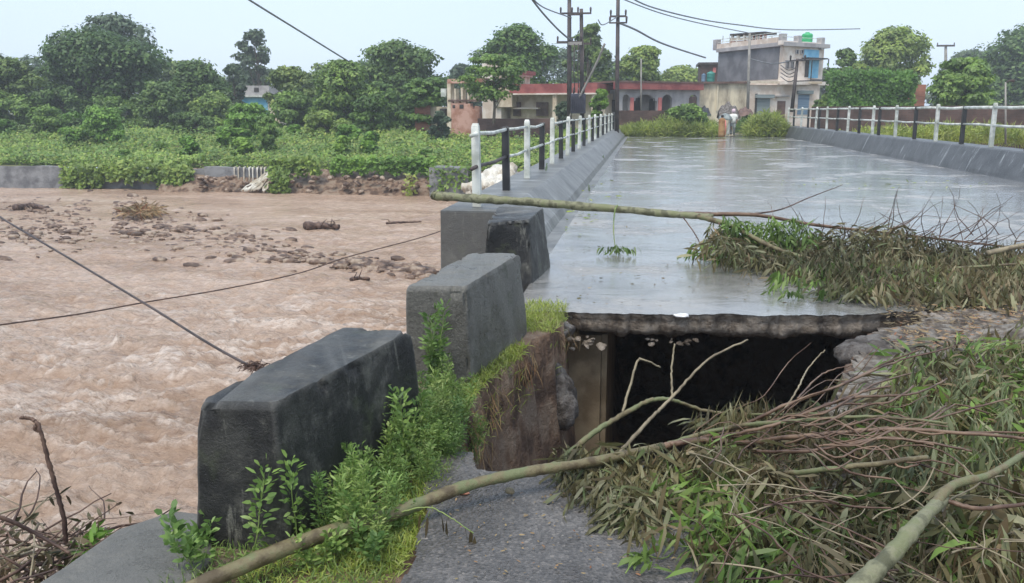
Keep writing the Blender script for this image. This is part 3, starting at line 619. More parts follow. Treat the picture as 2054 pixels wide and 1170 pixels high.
V, k = sprays(anc, 9, .15, .012, .15, .25, .7); leaves('foliage', guard(V, 6), k, 'lf_eu_dry', t1)
V, k = sprays(anc2, 9, .15, .013, .15, .25, .7); leaves('foliage', guard(V, 6), k, 'lf_eu', t1)
ga = [D(random.uniform(1450, 1620), random.uniform(430, 490), 9.3) for _ in range(150)] + [G(random.uniform(1560, 1900), random.uniform(545, 600), .06) for _ in range(70)] + [D(1238 + random.uniform(-6, 6), random.uniform(450, 560), 9.4) for _ in range(7)] + [D(1410 + random.uniform(-14, 14), random.uniform(470, 530), 9.1) for _ in range(12)] + [D(1475 + random.uniform(-30, 30), random.uniform(465, 545), 8.9) for _ in range(26)]
V, k = sprays(ga, 7, .13, .013, .1, .3); leaves('foliage', guard(V, 6), k, 'lf_eu_green', t1)
# --- tree in the foreground
t2 = thing('fallen_tree', 'fallen eucalyptus with long trunk crossing the foreground from bottom left and draping into the hole', 'fallen tree', D(800, 1035, 3.2))
limb('trunk', chain([(330, 1215, 2.28), (420, 1165, 2.36), (620, 1082, 2.62), (760, 1040, 2.84), (860, 1003, 3.0), (960, 968, 3.15), (1080, 943, 3.3), (1180, 928, 3.42), (1330, 896, 3.7)]), .030, .020, 'bark', t2, 12, .002, .04)
B = [([(1330, 896, 3.75), (1400, 884, 3.8), (1500, 888, 3.85), (1600, 876, 3.9), (1800, 862, 4.0), (2060, 880, 4.0)], .017, .006, 'twig_red'),
     ([(1330, 896, 3.75), (1450, 860, 3.9), (1600, 845, 4.0), (1750, 836, 4.1), (1900, 850, 4.1)], .013, .005, 'bark'),
     ([(1345, 892, 3.75), (1470, 862, 3.95), (1560, 820, 4.2), (1680, 775, 4.4), (1800, 725, 4.5), (1900, 700, 4.6)], .011, .004, 'twig_red'),
     ([(1130, 918, 3.62), (1200, 862, 3.8), (1260, 826, 3.95), (1305, 803, 4.05), (1350, 803, 4.1), (1420, 825, 4.15), (1520, 832, 4.2), (1640, 830, 4.3)], .015, .005, 'bark'),
     ([(1190, 960, 3.55), (1250, 900, 3.7), (1300, 845, 3.9), (1350, 795, 4.1), (1420, 722, 4.3), (1500, 682, 4.5)], .011, .005, 'twig_straw'),
     ([(1248, 832, 3.95), (1262, 780, 4.0), (1278, 726, 4.05), (1292, 722, 4.05), (1324, 737, 4.1)], .007, .004, 'twig_straw'),
     ([(1349, 806, 4.09), (1347, 745, 4.15), (1353, 690, 4.2)], .006, .004, 'twig_straw'),
     ([(1570, 828, 4.22), (1603, 775, 4.3), (1620, 740, 4.35), (1655, 702, 4.4)], .005, .003, 'twig_straw'),
     ([(1600, 800, 4.3), (1650, 750, 4.4), (1710, 733, 4.5)], .005, .003, 'twig_red'),
     ([(1430, 880, 3.8), (1560, 850, 3.9), (1700, 800, 4.1), (1830, 790, 4.2), (1900, 760, 4.3)], .009, .004, 'twig_red'),
     ([(1400, 900, 3.7), (1500, 905, 3.75), (1620, 905, 3.8), (1780, 880, 3.9), (1950, 905, 3.9)], .010, .004, 'twig_red'),
     ([(1500, 960, 3.6), (1600, 948, 3.65), (1720, 935, 3.7), (1860, 918, 3.75)], .011, .010, 'bark'),
     ([(1560, 1000, 3.5), (1500, 975, 3.5), (1380, 955, 3.55)], .008, .003, 'twig_brown')]
for P, a, b, m in B: limb('branch', heap(P), a, b, m, t2, 7, .004, .06)
mb = MB()
for _ in range(26):
    x, y = random.uniform(1380, 1700), random.uniform(850, 900); P = [(x, y, 3.9)]
    ln = random.uniform(180, 420); dy = random.uniform(-170, 110)
    for k in range(1, 6): P.append((x + ln * k / 5, y + dy * (k / 5) ** 1.2 + random.uniform(-22, 22), 3.9 + random.uniform(-.05, .1) + .1 * k - (dy > 0) * .12 * k))
    Q = smooth_path(heap(P), 3, .003); MB().tube(Q, [random.uniform(.002, .0055)] * len(Q), 5, False).build('twig', 'twig_red', t2, True)
# hanging wilted bunches
def hang(region, count, Yf, n=9, L=.15, W=.012, spread=.12):
    out = []
    for _ in range(count):
        x = random.uniform(region[0], region[2]); y = random.uniform(region[1], region[3]); out.append(D(x, y, Yf(x, y)))
    return sprays(out, n, L, W, spread, .55, 1.0)
V, k = hang((1110, 890, 1200, 950), 30, lambda x, y: 3.62, 8)
aa = []
for _ in range(210):
    x = random.gauss(1255, 60); y = random.uniform(880, 1020 - abs(x - 1265) * .5)
    x = min(max(x, 1130), 1370); aa.append(G(x, y, .1) if y > 915 else D(x, y, 3.6))
V2, _ = sprays(aa, 8, .16, .0095, .10, .5, .7, (0, -1.6, -.1))
leaves('foliage', guard(np.concatenate([V, V2]), 6, -.4), k, 'lf_eu', t2)
V, k = hang((1345, 895, 1460, 975), 50, lambda x, y: 3.65, 9); leaves('foliage', V, k, 'lf_eu_dry', t2)
# the tangled crown at right
an1, an2, an3 = [], [], []
for _ in range(760):
    x = random.uniform(1360, 2120); y = random.uniform(880, 1200)
    left = 1365 + max(0, (y - 1080)) * 1.0
    if x < left + random.uniform(-15, 25): continue
    zz = .04 + .32 * random.random() * max(.15, float(vn(np.array([x / 90.]), np.array([y / 60.]), 9)[0])); p = G(x, y, zz)
    r = random.random(); gr = (x < 1600 and y > 980)
    (an3 if (gr and r < .62) or (not gr and r < (.4 if vn(np.array([x / 70.]), np.array([y / 50.]), 19)[0] > .6 else .08)) else an1 if r < .6 else an2).append(p)
for _ in range(620):
    x = random.uniform(1720, 2120); y = random.uniform(670, 900); lim = 2070 - (y - 670) * 1.5 + 0 * x
    if x < 1770 + max(0, 760 - y) * 1.3 or random.random() > .25 + float(vn(np.array([x / 60.]), np.array([y / 50.]), 5)[0]) * 1.1: continue
    p = G(x, y, random.uniform(.06, .28)); (an1 if random.random() < .6 else an2 if random.random() < .5 else an3).append(p)
for _ in range(120):
    x = random.uniform(1450, 1780); y = random.uniform(835, 905); (an2 if _ % 2 else an1).append(D(x, y, 4.1))
V, k = sprays(an1, 10, .145, .009, .12, .35, .6, (0, -.2, 0)); leaves('foliage', guard(V, 6, .028), k, 'lf_eu', t2)
V, k = sprays(an2, 10, .14, .0088, .12, .4, .6, (0, -.2, 0)); leaves('foliage', guard(V, 6, .028), k, 'lf_eu_dry', t2)
V, k = sprays(an3, 8, .14, .0115, .11, .25, .2); leaves('foliage', guard(V, 6, .028), k, 'lf_eu_green', t2)
mb = MB(); mb2 = MB()
for q in range(110):
    x = random.uniform(1380, 2060); y = random.uniform(900 if q % 3 else 700, 1165)
    if y < 880 and x < 1790: continue
    if x < 1365 + max(0, y - 1080): continue
    p = G(x, y, random.uniform(.12, .3)); a_ = random.gauss(0, 1.0); d = Vector((math.cos(a_), math.sin(a_), random.uniform(-.15, .2))); Q = [p]
    for k in range(6):
        d = (d + Vector(rnd(1)[0]) * .28).normalized(); d.z *= .5; p = p + d * random.uniform(.05, .1); p.z = max(p.z, .04); Q.append(p)
    ntw = globals().get('ntw', 0) + 1
    if ntw < 72: MB().tube(smooth_path(Q, 3), [random.uniform(.0015, .0038)] * 19, 5, False).build('twig', 'twig_brown' if q % 2 else 'twig_straw', t2, True)
# long drooping bunches hanging over the heap at the right
hg = []
for _ in range(46):
    x = random.choice((1830, 1890, 1950, 1985, 2030)) + random.gauss(0, 16); y = random.uniform(700, 930); p = G(x, y, .33); hg.append(p)
V, k = sprays(hg, 10, .18, .0085, .12, .6, 1.6, (0, -.3, 0)); leaves('foliage', guard(V, 6, .028), k, 'lf_eu_green2', t2)
# --- thick pale trunk bottom right
t3 = thing('fallen_tree', 'thick mossy pale green trunk lying at the bottom right corner under twigs', 'fallen tree', G(1790, 1110, .05))
limb('trunk', [G(1650, 1245, .30), G(1740, 1160, .33), G(1800, 1100, .35), G(1850, 1040, .36), G(1893, 1000, .34)], .030, .019, 'bark_pale', t3, 14, .002, .05)
limb('branch', [G(1870, 1020, .35), G(1910, 975, .37), G(1990, 950, .36), G(2070, 900, .34)], .018, .010, 'bark', t3)
limb('branch', [G(1893, 1002, .34), G(1960, 1020, .33), G(2070, 1010, .32)], .009, .006, 'twig_red', t3)
V, k = sprays([G(1950 + random.uniform(-60, 100), 1000 + random.uniform(-60, 60), .3) for _ in range(30)], 8, .14, .013, .1, .3); leaves('foliage', guard(V, 6), k, 'lf_eu', t3)
# twig with hanging leaves beside the foreground trunk
tw = thing('hanging_twig', 'thin green twig with a few wilted hanging leaves below the foreground trunk', 'twig', D(780, 1045, 2.9))
limb('stem', chain([(690, 1050, 2.86), (770, 1036, 2.88), (850, 1018, 2.9), (890, 1030, 2.88), (950, 1070, 2.8)]), .004, .002, 'stem_green', tw, 5)
Pl = [D(x, y, 2.84) for x, y in ((845, 1030), (858, 1035), (884, 1030), (897, 1040), (930, 1050), (944, 1062), (940, 1085), (952, 1075), (942, 1100), (712, 1045))]
V, k = leaf_arrays(np.array(Pl), np.tile([0.02, 0, -1.], (len(Pl), 1)) + RNG.normal(size=(len(Pl), 3)) * .18, .085, .009, True, .2)
for q in range(len(V) // 6): leaves('leaf', V[q * 6:q * 6 + 6], k, 'lf_eu', tw)
# green sprig on the road
sp = thing('leaf_sprig', 'small green sprig curled on the road near the bottom centre right', 'sprig', G(1280, 1140, .02))
V, k = sprays([G(1285 + random.uniform(-28, 28), 1125 + random.uniform(-22, 22), .05) for _ in range(6)], 5, .09, .013, .03, .5, .1); V = guard(V, 6, .03)
for q in range(len(V) // 6): leaves('leaf', V[q * 6:q * 6 + 6], k, 'lf_eu_green', sp)
limb('stem', [G(1255, 1150, .035), G(1285, 1115, .06), G(1330, 1120, .035), G(1360, 1100, .03)], .003, .002, 'stem_green', sp, 5)
# scattered single leaves on the road and deck
def litter(n, fn, m, L, W, label):
    P = np.array([tuple(fn()) for _ in range(n)]); d = RNG.normal(size=(n, 3)); d[:, 2] *= .05
    nr = RNG.normal(size=(n, 3)) * .25 + np.array([0, 0, 1])
    V, k = leaf_arrays(P, d, L * RNG.uniform(.4, 1.2, n), W * RNG.uniform(.6, 1.2, n), True, .02, nr)
    o = leaves('leaf_litter', V, k, m); tag(o, label, 'leaves', kind='stuff')
litter(160, lambda: G(random.uniform(900, 1480), random.uniform(985, 1165), .032), 'lf_straw', .022, .004, 'tiny straw coloured bits scattered over the near road patch')
litter(260, lambda: G(random.uniform(1120, 1700), random.uniform(400, 615), .035), 'lf_eu_dry', .05, .010, 'dark wet leaves scattered over the bridge road')
litter(120, lambda: G(random.gauss(1160, 40), random.gauss(400, 26), .035) if random.random() < .6 else G(random.uniform(1560, 1980), random.gauss(368, 5), .035), 'lf_yell', .16, .02, 'green leaf scraps floating along the left side of the bridge road')
litter(900, lambda: G(random.uniform(1780, 2100), random.uniform(610, 700), random.uniform(.03, .1)), 'lf_straw', .07, .007, 'straw and dry leaf bits over the gravel shoulder')
# ================================================================== WEEDS
def weed_proto(h, nb, whorls, L, W, m='lf_weed', seed=0, feather=False, spread=.35):
    st = MB(); Ps, Ds = [], []
    for b in range(nb):
        d = Vector((random.gauss(0, spread), random.gauss(0, spread), 1)).normalized(); p = Vector((random.uniform(-.02, .02), random.uniform(-.02, .02), 0)); Q = [p]; hh = h * random.uniform(.55, 1.0) if b else h
        n = max(4, int(whorls * hh / h))
        for i in range(n):
            d = (d + Vector(rnd(1)[0]) * .1 + Vector((0, 0, .08))).normalized(); p = p + d * hh / n; Q.append(p)
            if i < 1 and nb > 1: continue
            t = i / n; k = random.randint(6, 9) if not feather else random.randint(12, 18)
            for j in range(k):
                az = random.uniform(0, 6.28); e = random.uniform(-.1, .75) + .5 * t; q = Vector((math.cos(az) * math.cos(e), math.sin(az) * math.cos(e), math.sin(e)))
                off = random.uniform(0, .035) if not feather else random.uniform(0, .09) * (1.1 - t)
                Ps.append(p + q * off); Ds.append(q)
        st.tube(Q, [.004 * (h / .4) * (1 - .7 * i / n) for i in range(n + 1)], 5, False)
    P = np.array([tuple(a) for a in Ps]); Dd = np.array([tuple(a) for a in Ds]); n = len(P)
    V, k = leaf_arrays(P, Dd, L * RNG.uniform(.5, 1.15, n), W * RNG.uniform(.6, 1.1, n), True, .18)
    return st, V, k, m
def make_weed(name, pr, label, cat, group, loc, rz=0, sc=1):
    st, V, k, m = pr; o = thing(name, label, cat, (0, 0, 0), group)
    st.build('stem', 'stem_green', o, True); leaves('foliage', V, k, m, o); o.location = loc; o.rotation_euler.z = rz; o.scale = (sc,) * 3; return o
def copy_tree(o, parent=None):
    c = o.copy(); COL.objects.link(c); c.parent = parent
    for ch in [x for x in bpy.data.objects if x.parent == o]: copy_tree(ch, c)
    return c
def place(proto, loc, rz, sc, label=None, group=None):
    c = copy_tree(proto); c.location = loc; c.rotation_euler = (random.uniform(-.12, .12), random.uniform(-.12, .12), rz); c.scale = (sc, sc, sc * random.uniform(.9, 1.15))
    if label: c['label'] = label
    if group: c['group'] = group
    return c
def ng(x, y): return float(near_z(np.array([x]), np.array([y]))[0])
LW = 'green feathery weed in the thick clump between the nearest black block and the hole'
gw = 'weeds growing beside the nearest black block'
protos = []
for i in range(5):
    pr = weed_proto(random.uniform(.3, .42), random.randint(3, 5), 13, .038 if i % 2 else .032, .007 if i % 2 else .0042, 'lf_weed', i, i % 2 == 0)
    x, y = -1.12 + .05 * i, 3.2 + .16 * i
    protos.append(make_weed('weed', pr, LW, 'weed', gw, (x, y, ng(x, y) - .02), random.uniform(0, 6), .8))
spots = []
for _ in range(48):
    y = random.uniform(2.72, 4.4); xl = -1.32 + (y - 2.7) * .17; x = random.uniform(xl, -.86 + .02 * random.random()); spots.append((x, y))
for x, y in spots:
    place(random.choice(protos), (x, y, ng(x, y) - .03), random.uniform(0, 6.28), random.uniform(.7, 1.15) * (.7 if x > -.98 else 1))
p1 = make_weed('tall_weed', weed_proto(.56, 6, 20, .055, .0095, 'lf_weed', 3, False, .15), 'tall leafy bright green weed standing in front of the smooth grey guard block', 'weed', None, (G(890, 790, -.05).x, 4.55, -.05))
p2 = make_weed('tall_weed', weed_proto(.40, 1, 15, .042, .010, 'lf_weed', 3, False, .1), 'slender weed with lobed leaves leaning in front of the nearest black block', 'weed', None, (-1.38, 2.62, -.06)); p2.rotation_euler = (0, .25, 0)
p3 = make_weed('tall_weed', weed_proto(.22, 4, 8, .045, .014, 'lf_weed', 3, False, .35), 'bright lobed leaf plant at the lower left foot of the nearest block', 'weed', None, (G(385, 1080, 0).x, G(385, 1080, 0).y - .05, -.05))
place(p2, (-1.22, 2.72, -.05), 1.2, .95, 'leaning lobed weed right of the slender one on the black block'); place(p2, (-.98, 3.42, -.02), 2.2, .95, 'tall lobed weed at the right end of the nearest block')
place(p1, (-1.02, 4.3, -.05), 1, .62, 'short leafy weed right below the tall one at the grey block'); place(p1, (-.98, 3.95, -.05), 2.5, .6, 'short leafy weed on the rim between the two nearest blocks')
for q, (x, y, lb) in enumerate([(560, 1085, 'broad leaf weed above the foreground trunk at the block foot'), (690, 1120, 'low leafy weed under the foreground trunk near the bottom edge'), (640, 1150, 'leafy weed cluster at the bottom edge below the trunk'), (740, 1140, 'small weed on the road edge below the hanging twig'), (400, 1150, 'low weed beside the concrete ledge at the bottom')]):
    g0 = G(x, y, 0); place(p3, (g0.x, g0.y, 0), random.uniform(0, 6), random.uniform(.6, .8), lb)
# grass
def grass(regions, n, Hh, W, m, label, zf=ng, bend=.5):
    Ps = []
    for (x0, x1, y0, y1, wgt) in regions:
        for _ in range(int(n * wgt)):
            x, y = random.uniform(x0, x1), random.uniform(y0, y1)
            z = zf(x, y)
            if z < -.35: continue
            Ps.append((x, y, z - .01))
    P = np.array(Ps); k = len(P); d = RNG.normal(size=(k, 3)) * .45; d[:, 2] = 1
    V, kk = leaf_arrays(P, d, Hh * RNG.uniform(.4, 1.2, k), W, True, bend); o = leaves('grass', V, kk, m); return tag(o, label, 'grass', kind='stuff')
grass([(-1.62, -.86, 2.3, 3.4, .55), (-1.2, -.8, 3.4, 4.7, .45)], 9000, .075, .0022, 'lf_weed', 'short green grass around the nearest guard block')
grass([(-1.0, -.72, 4.4, 5.6, .5), (-.95, -.55, 6.0, 7.3, .5)], 7000, .085, .003, 'lf_yell', 'yellow green grass tuft between the blocks and the hole rim')
grass([(-1.35, -.80, 1.8, 3.0, .6), (-1.0, -.80, 2.6, 3.5, .4)], 8000, .06, .0025, 'lf_yell', 'dry tangled grass along the road edge below the trunk')
# roots hanging at the rim
def roots(pts, n, L, label, m='lf_straw'):
    Ps, Ds = [], []
    for (x, y, z, s_) in pts:
        for _ in range(n // 2): Ps.append((x + random.gauss(0, s_), y + random.gauss(0, s_), z + random.uniform(-.06, .03))); Ds.append((random.gauss(0.3, .35), random.gauss(-.1, .3), -1))
    V, k = leaf_arrays(np.array(Ps), np.array(Ds), L * RNG.uniform(.4, 1.2, len(Ps)), .0022, True, .3); o = leaves('hanging_roots', V, k, m); tag(o, label, 'roots', kind='stuff')
roots([(-.80, 5.3, -.02, .06), (-.76, 5.45, 0, .05)], 120, .2, 'reddish dry roots hanging over the hole rim below the grey block')
roots([(x_, y_, -.05, .07) for x_, y_ in ((-.86, 4.0), (-.88, 4.4), (-.87, 4.8), (-.62, 6.2), (-.6, 6.5), (-.8, 3.6))], 90, .16, 'pale root fringe hanging from the soil rim of the hole')
# earth clods and stones at the hole
for i, (x, y, Yd, s_, lb) in enumerate([(1118, 810, 6.15, (.13, .2, .26), 'grey gravelly earth clod stuck on the left wall of the hole'), (1050, 735, 5.5, (.10, .12, .13), 'brown earth clod under the reddish roots'), (1120, 660, 6.5, (.14, .12, .09), 'crumbling earth lump under the grass at the slab corner'), (1750, 712, 5.85, (.18, .15, .10), 'broken grey concrete lump at the right rim of the hole'), (1745, 830, 5.0, (.17, .16, .13), 'grey stone half buried in leaves right of the hole')]):
    rock('earth_clod' if i < 3 else 'concrete_lump', 40 + i, D(x, y, Yd), s_, 'clod' if i != 1 else 'soil', None, 4, .7)
    o = bpy.context.scene.collection.objects[-1]; tag(o, lb, 'clod' if i < 3 else 'rubble')
r0 = None
for i in range(46):
    if i < 14: p = D(random.uniform(1130, 1215), random.uniform(672, 700), 6.72 + random.uniform(-.05, .05)); lb = 'small broken stone clinging under the ragged slab edge'; sc = random.uniform(.01, .045); gr = 'stones under the slab edge'
    elif i < 24: p = D(random.uniform(1250, 1400), random.uniform(680, 690), 6.8); lb = 'small broken stone clinging under the ragged slab edge'; sc = random.uniform(.008, .03); gr = 'stones under the slab edge'
    else: p = G(random.uniform(1830, 2060), random.uniform(625, 700), .03); lb = 'rough pale stone in the gravel shoulder right of the hole'; sc = random.uniform(.02, .055); gr = 'stones on the gravel shoulder'
    if r0 is None: r0 = rock('stone', 77, p, (1.2, 1, .7), 'slab', None, 2, .9, False); c = r0
    else: c = r0.copy(); COL.objects.link(c); c.location = p
    c.scale = (sc, sc, sc); c.rotation_euler = (random.uniform(-.4, .4), random.uniform(-.4, .4), random.uniform(0, 6)); tag(c, lb, 'stone', gr)
tag(rock('stone', 5, G(1023, 984, .045), (.022, .02, .018), 'twig_straw'), 'round tan pebble on the road patch below the foreground trunk', 'stone')
tag(rock('brick_fragment', 6, G(928, 988, .03), (.03, .018, .01), 'tile', smooth=False), 'orange red bark chips under the foreground trunk', 'fragment')
tag(rock('torn_rag', 8, D(1365, 634, 6.72), (.05, .03, .018), 'plastic_white', None, 3, .9), 'pale torn scrap lying on the broken slab edge', 'scrap')
# cut twig pile bottom left
dp = thing('twig_pile', 'heap of dead brown branches and wet leaves at the bottom left corner', 'branch pile', G(80, 1120, -.3))
mb = MB(); mb2 = MB(); A1 = []
for q in range(135):
    x, y = random.uniform(-80, 215), random.uniform(1040, 1230)
    if x > 150 - (y - 1060) * 1.0 + 70: continue
    p = G(x, y, -.38 + random.uniform(0, .12)); d = Vector(rnd(1)[0]); d.z *= .35; Q = [p]
    for k in range(5): d = (d + Vector(rnd(1)[0]) * .3).normalized(); d.z *= .8; p = p + d * .08; Q.append(p)
    r_ = random.uniform(.002, .008); A1.append(Q[2])
    if len(A1) <= 98: MB().tube(Q, [r_ * (1 - .12 * i) for i in range(6)], 6, False, .1).build('branch', 'twig_brown' if q % 3 else 'twig_straw', dp, True)
V, k = sprays(A1, 6, .07, .011, .08, .2, .2); leaves('dead_leaves', V, k, 'lf_eu_dry', dp)
V, k = sprays([G(random.uniform(150, 225), random.uniform(1070, 1110), -.3) for _ in range(14)], 6, .08, .012, .05, .3, 0); leaves('green_leaves', V, k, 'lf_bright', dp)
ds = thing('dead_stem', 'bent dead brown stem rising from the branch heap at the left', 'dead stem', G(130, 1080, -.3))
limb('stem', chain([(132, 1090, 2.95), (128, 1040, 2.95), (112, 980, 2.95), (98, 930, 2.95), (86, 880, 2.95), (76, 852, 2.95), (62, 840, 2.95), (42, 838, 2.93)]), .010, .007, 'twig_brown', ds, 8, .003, .15)
limb('side_twig', chain([(76, 852, 2.95), (70, 860, 2.95), (78, 866, 2.95)]), .012, .006, 'twig_brown', ds)
limb('side_branch', chain([(-30, 1030, 2.8), (20, 1045, 2.85), (80, 1075, 2.9), (140, 1110, 2.9)]), .010, .006, 'twig_brown', ds)
# ================================================================== RIVER STONES, DRIFTWOOD
base_st = [rock('river_stone', 100 + i, (0, 0, 0), (1, .8, .5), 'stone', None, 2, .5) for i in range(4)]
def barpt():
    if random.random() < .30:
        x = random.uniform(-60, 190); y = random.gauss(455, 24)
    else:
        u = random.random() ** 1.25; x = 230 + 640 * u ** 1.1; 
        cy = 455 + 95 * u; y = random.gauss(cy, 24 * (1 - u) ** .8 + 5) if u < .6 else random.gauss(cy, 7)
        if u < .45: y -= 10
    return G(x, y, WZ + random.uniform(-.07, .05))
pts = [barpt() for _ in range(1900)]
pts.sort(key=lambda p: p.y)
lbS = 'wet brown stone among many in the river shallows'
for i, p in enumerate(pts[:296]):
    o = base_st[i] if i < 4 else base_st[i % 4].copy()
    if i >= 4: COL.objects.link(o)
    o.location = p; s_ = random.choice((.04, .06, .07, .09, .11, .17)) * random.uniform(.8, 1.2) * (.6 + p.y / 50); o.scale = (s_ * random.uniform(1, 1.7), s_, s_ * random.uniform(1.1, 1.7)); o.rotation_euler = (0, 0, random.uniform(-.5, .5)); tag(o, lbS, 'stone', 'stones of the river bar')
VV, FF = [], []
src = [np.array([v.co[:] for v in b.data.vertices]) for b in base_st]; srf = [np.array([f.vertices[:] for f in b.data.polygons]) for b in base_st]
off = 0
for i, p in enumerate(pts[296:]):
    s_ = random.choice((.03, .04, .05, .06, .08, .13)) * random.uniform(.8, 1.2) * (.6 + p.y / 50); VV.append(src[i % 4] * np.array([s_ * 1.4, s_, s_ * 1.3]) + np.array(p)); FF.append(srf[i % 4] + off); off += len(src[i % 4])
VV = np.concatenate(VV); FF = np.concatenate(FF)
tag(npmesh('river_gravel', VV, FF.reshape(-1), np.arange(len(FF)) * 3, np.full(len(FF), 3), 'stone', None, True), 'long bar of brown cobbles just breaking the river surface', 'stones', kind='stuff')
def drift(path, r, label, name='driftwood', cat='driftwood', m='twig_brown', nt=5):
    o = thing(name, label, cat, path[0]); limb('log', path, r, r * .6, m, o, 7, .02, .2)
    for _ in range(nt):
        p = Vector(path[0]).lerp(Vector(path[-1]), random.random()); MB().tube([p, p + Vector((random.uniform(-.2, .2), 0, random.uniform(.05, .2))), p + Vector((random.uniform(-.4, .4), 0, random.uniform(.1, .35)))], [.025, .015, .008], 5).build('twig', m, o, True)
    return o
w_ = WZ + .1
drift([G(30, 418, w_), G(60, 414, w_), G(95, 418, w_)], .16, 'driftwood snag with upright twigs at the far left of the river', nt=9)
drift([G(612, 454, w_), G(645, 453, w_), G(680, 456, w_)], .16, 'short brown log lying in the middle of the river')
drift([G(775, 448, w_), G(810, 446, w_), G(845, 445, w_)], .05, 'thin long stick floating near the bridge', nt=1)
drift([G(705, 562, w_), G(720, 559, w_), G(740, 560, w_)], .07, 'small snag in the water left of the grey block', nt=2)
o = thing('debris_clump', 'clump of brown straw on the river behind the stone bar', 'debris', G(285, 422, w_))
V, k = leaf_arrays(np.array([tuple(G(random.gauss(285, 16), random.gauss(421, 4), w_ + random.uniform(0, .3))) for _ in range(600)]), rnd(600) * np.array([1, 1, .3]), .5, .03, True, .2); leaves('straw', V, k, 'lf_straw', o)
rock('mud', 9, G(285, 424, w_ - .1), (.7, .5, .25), 'soil', None).parent = None
bpy.context.scene.collection.objects[-1].name = 'mud_lump'; tag(bpy.context.scene.collection.objects[-1], 'low mud lump under the brown straw clump in the river', 'mud')
o = thing('debris_clump', 'small brown weed clump caught on the cable just behind the nearest block', 'debris', D(510, 737, 8.5))
V, k = leaf_arrays(np.array([tuple(D(random.gauss(512, 12), random.gauss(735, 4), 8.5 + random.uniform(-.1, .1))) for _ in range(260)]), rnd(260) * np.array([1, 1, .3]), .09, .006, True, .2); leaves('straw', V, k, 'twig_brown', o)
# ================================================================== CABLES
def cable(P, r, label, m='cable', name='cable'):
    o = MB().tube(smooth_path(chain(P), 8), r, 6).build(name, m, None, True); return tag(o, label, 'cable')
cable([(-120, 360, 14), (0, 436, 12.6), (150, 525, 11.2), (300, 615, 10), (420, 690, 9.1), (515, 742, 8.5)], .016, 'dark thick cable slanting down across the river to the nearest block')
cable([(-150, 676, 9), (0, 652, 10.5), (160, 630, 12), (300, 605, 13.5), (450, 580, 15), (600, 548, 17), (700, 515, 19), (850, 475, 22), (925, 448, 24)], .013, 'thin sagging cable crossing the river nearly level', 'twig_brown')
cable([(440, -40, 36), (500, 0, 40), (600, 62, 48), (700, 124, 58)], .05, 'overhead wire sloping down to the trees at upper left', 'wire')
cable([(1050, -25, 40), (1085, 22, 45), (1120, 60, 50), (1146, 82, 52)], .05, 'overhead wire running down to the left transformer pole', 'wire')
cable([(1060, -12, 40), (1090, 15, 46), (1146, 36, 52)], .035, 'upper overhead wire ending at the top of the transformer pole', 'wire')
cable([(1241, -20, 50), (1300, 12, 54), (1400, 38, 60), (1480, 50, 66), (1580, 60, 72), (1725, 58, 84)], .045, 'long overhead wire passing above the flat roofed building', 'wire')
cable([(1241, -5, 50), (1320, 25, 54), (1400, 46, 60), (1500, 66, 66)], .035, 'lower thin overhead wire left of the flat roofed building', 'wire')
cable([(1241, 46, 50), (1275, 60, 54), (1330, 88, 60), (1415, 116, 70)], .06, 'drooping bundled wire from the black pole to the grey wall', 'wire')
cable([(1241, 32, 50), (1210, 50, 48), (1200, 40, 47)], .03, 'short loose wire end curling left of the black pole', 'wire')
cable([(1213, 88, 50), (1195, 130, 50.5), (1165, 190, 51), (1140, 240, 51.5)], .07, 'pale slanting stay wire in front of the transformer', 'pole_conc')
cable([(1504, 118, 63), (1550, 128, 62), (1597, 120, 60)], .04, 'short wire slung between the two poles before the building', 'wire')
# ================================================================== POLES
def pole(name, label, px, pt, pb, Y, r, m, lean=0, arms=(), parent=None):
    b = D(px + lean, pb, Y); t = D(px, pt, Y); o = thing(name, label, 'pole', b) if parent is None else parent
    MB().tube([b, b.lerp(t, .5), t], [r, r * .9, r * .75], 8).build('pole', m, o, True)
    for (py, half, th_) in arms:
        c = D(px, py, Y - r - .03); MB().box((c.x - half, c.y - .05, c.z - th_), (c.x + half, c.y + .05, c.z + th_)).build('crossarm', 'pole', o)
        for s_ in (-1, 1): MB().tube([(c.x + s_ * half * .92, c.y, c.z + th_ + .002), (c.x + s_ * half * .92, c.y, c.z + .28), (c.x + s_ * half * .92, c.y, c.z + .36)], [.05, .07, .03], 6).build('insulator', 'pole', o, True)
    return o
hp = pole('transformer_pole', 'twin rusty poles carrying a dark transformer behind the left railing', 1142, -5, 250, 52, .15, 'pole', 0, ((27, .55, .05), (85, .75, .07)))
pole('', '', 1166, 18, 250, 53, .14, 'pole', 2, ((27, .6, .05), (88, .6, .06)), hp)
for px_, y0, y1 in ((1146, 150, 162),):
    a = D(1140, 30, 51.8); b = D(1168, 30, 52.8); MB().box((a.x, 51.6, a.z - .05), (b.x, 51.72, a.z + .05)).build('crossarm', 'pole', hp)
    a = D(1140, 88, 51.8); b = D(1170, 88, 52.8); MB().box((a.x, 51.6, a.z - .09), (b.x, 51.72, a.z + .09)).build('crossarm', 'pole_conc', hp)
a = D(1146, 188, 51.4); b = D(1174, 228, 51.4)
MB().box((a.x, 51.0, b.z), (b.x, 51.7, a.z)).build('transformer', 'navy', hp, False, .05)
for k in range(7): x = a.x + (b.x - a.x) * (k + .5) / 7; MB().box((x - .02, 50.86, b.z + .15), (x + .02, 50.995, a.z - .15)).build('fin', 'navy', hp)
for k in range(3):
    x = a.x + (b.x - a.x) * (k + .5) / 3; MB().tube([(x, 51.3, a.z), (x, 51.3, a.z + .35)], [.06, .04], 6).build('bushing', 'pole', hp, True)
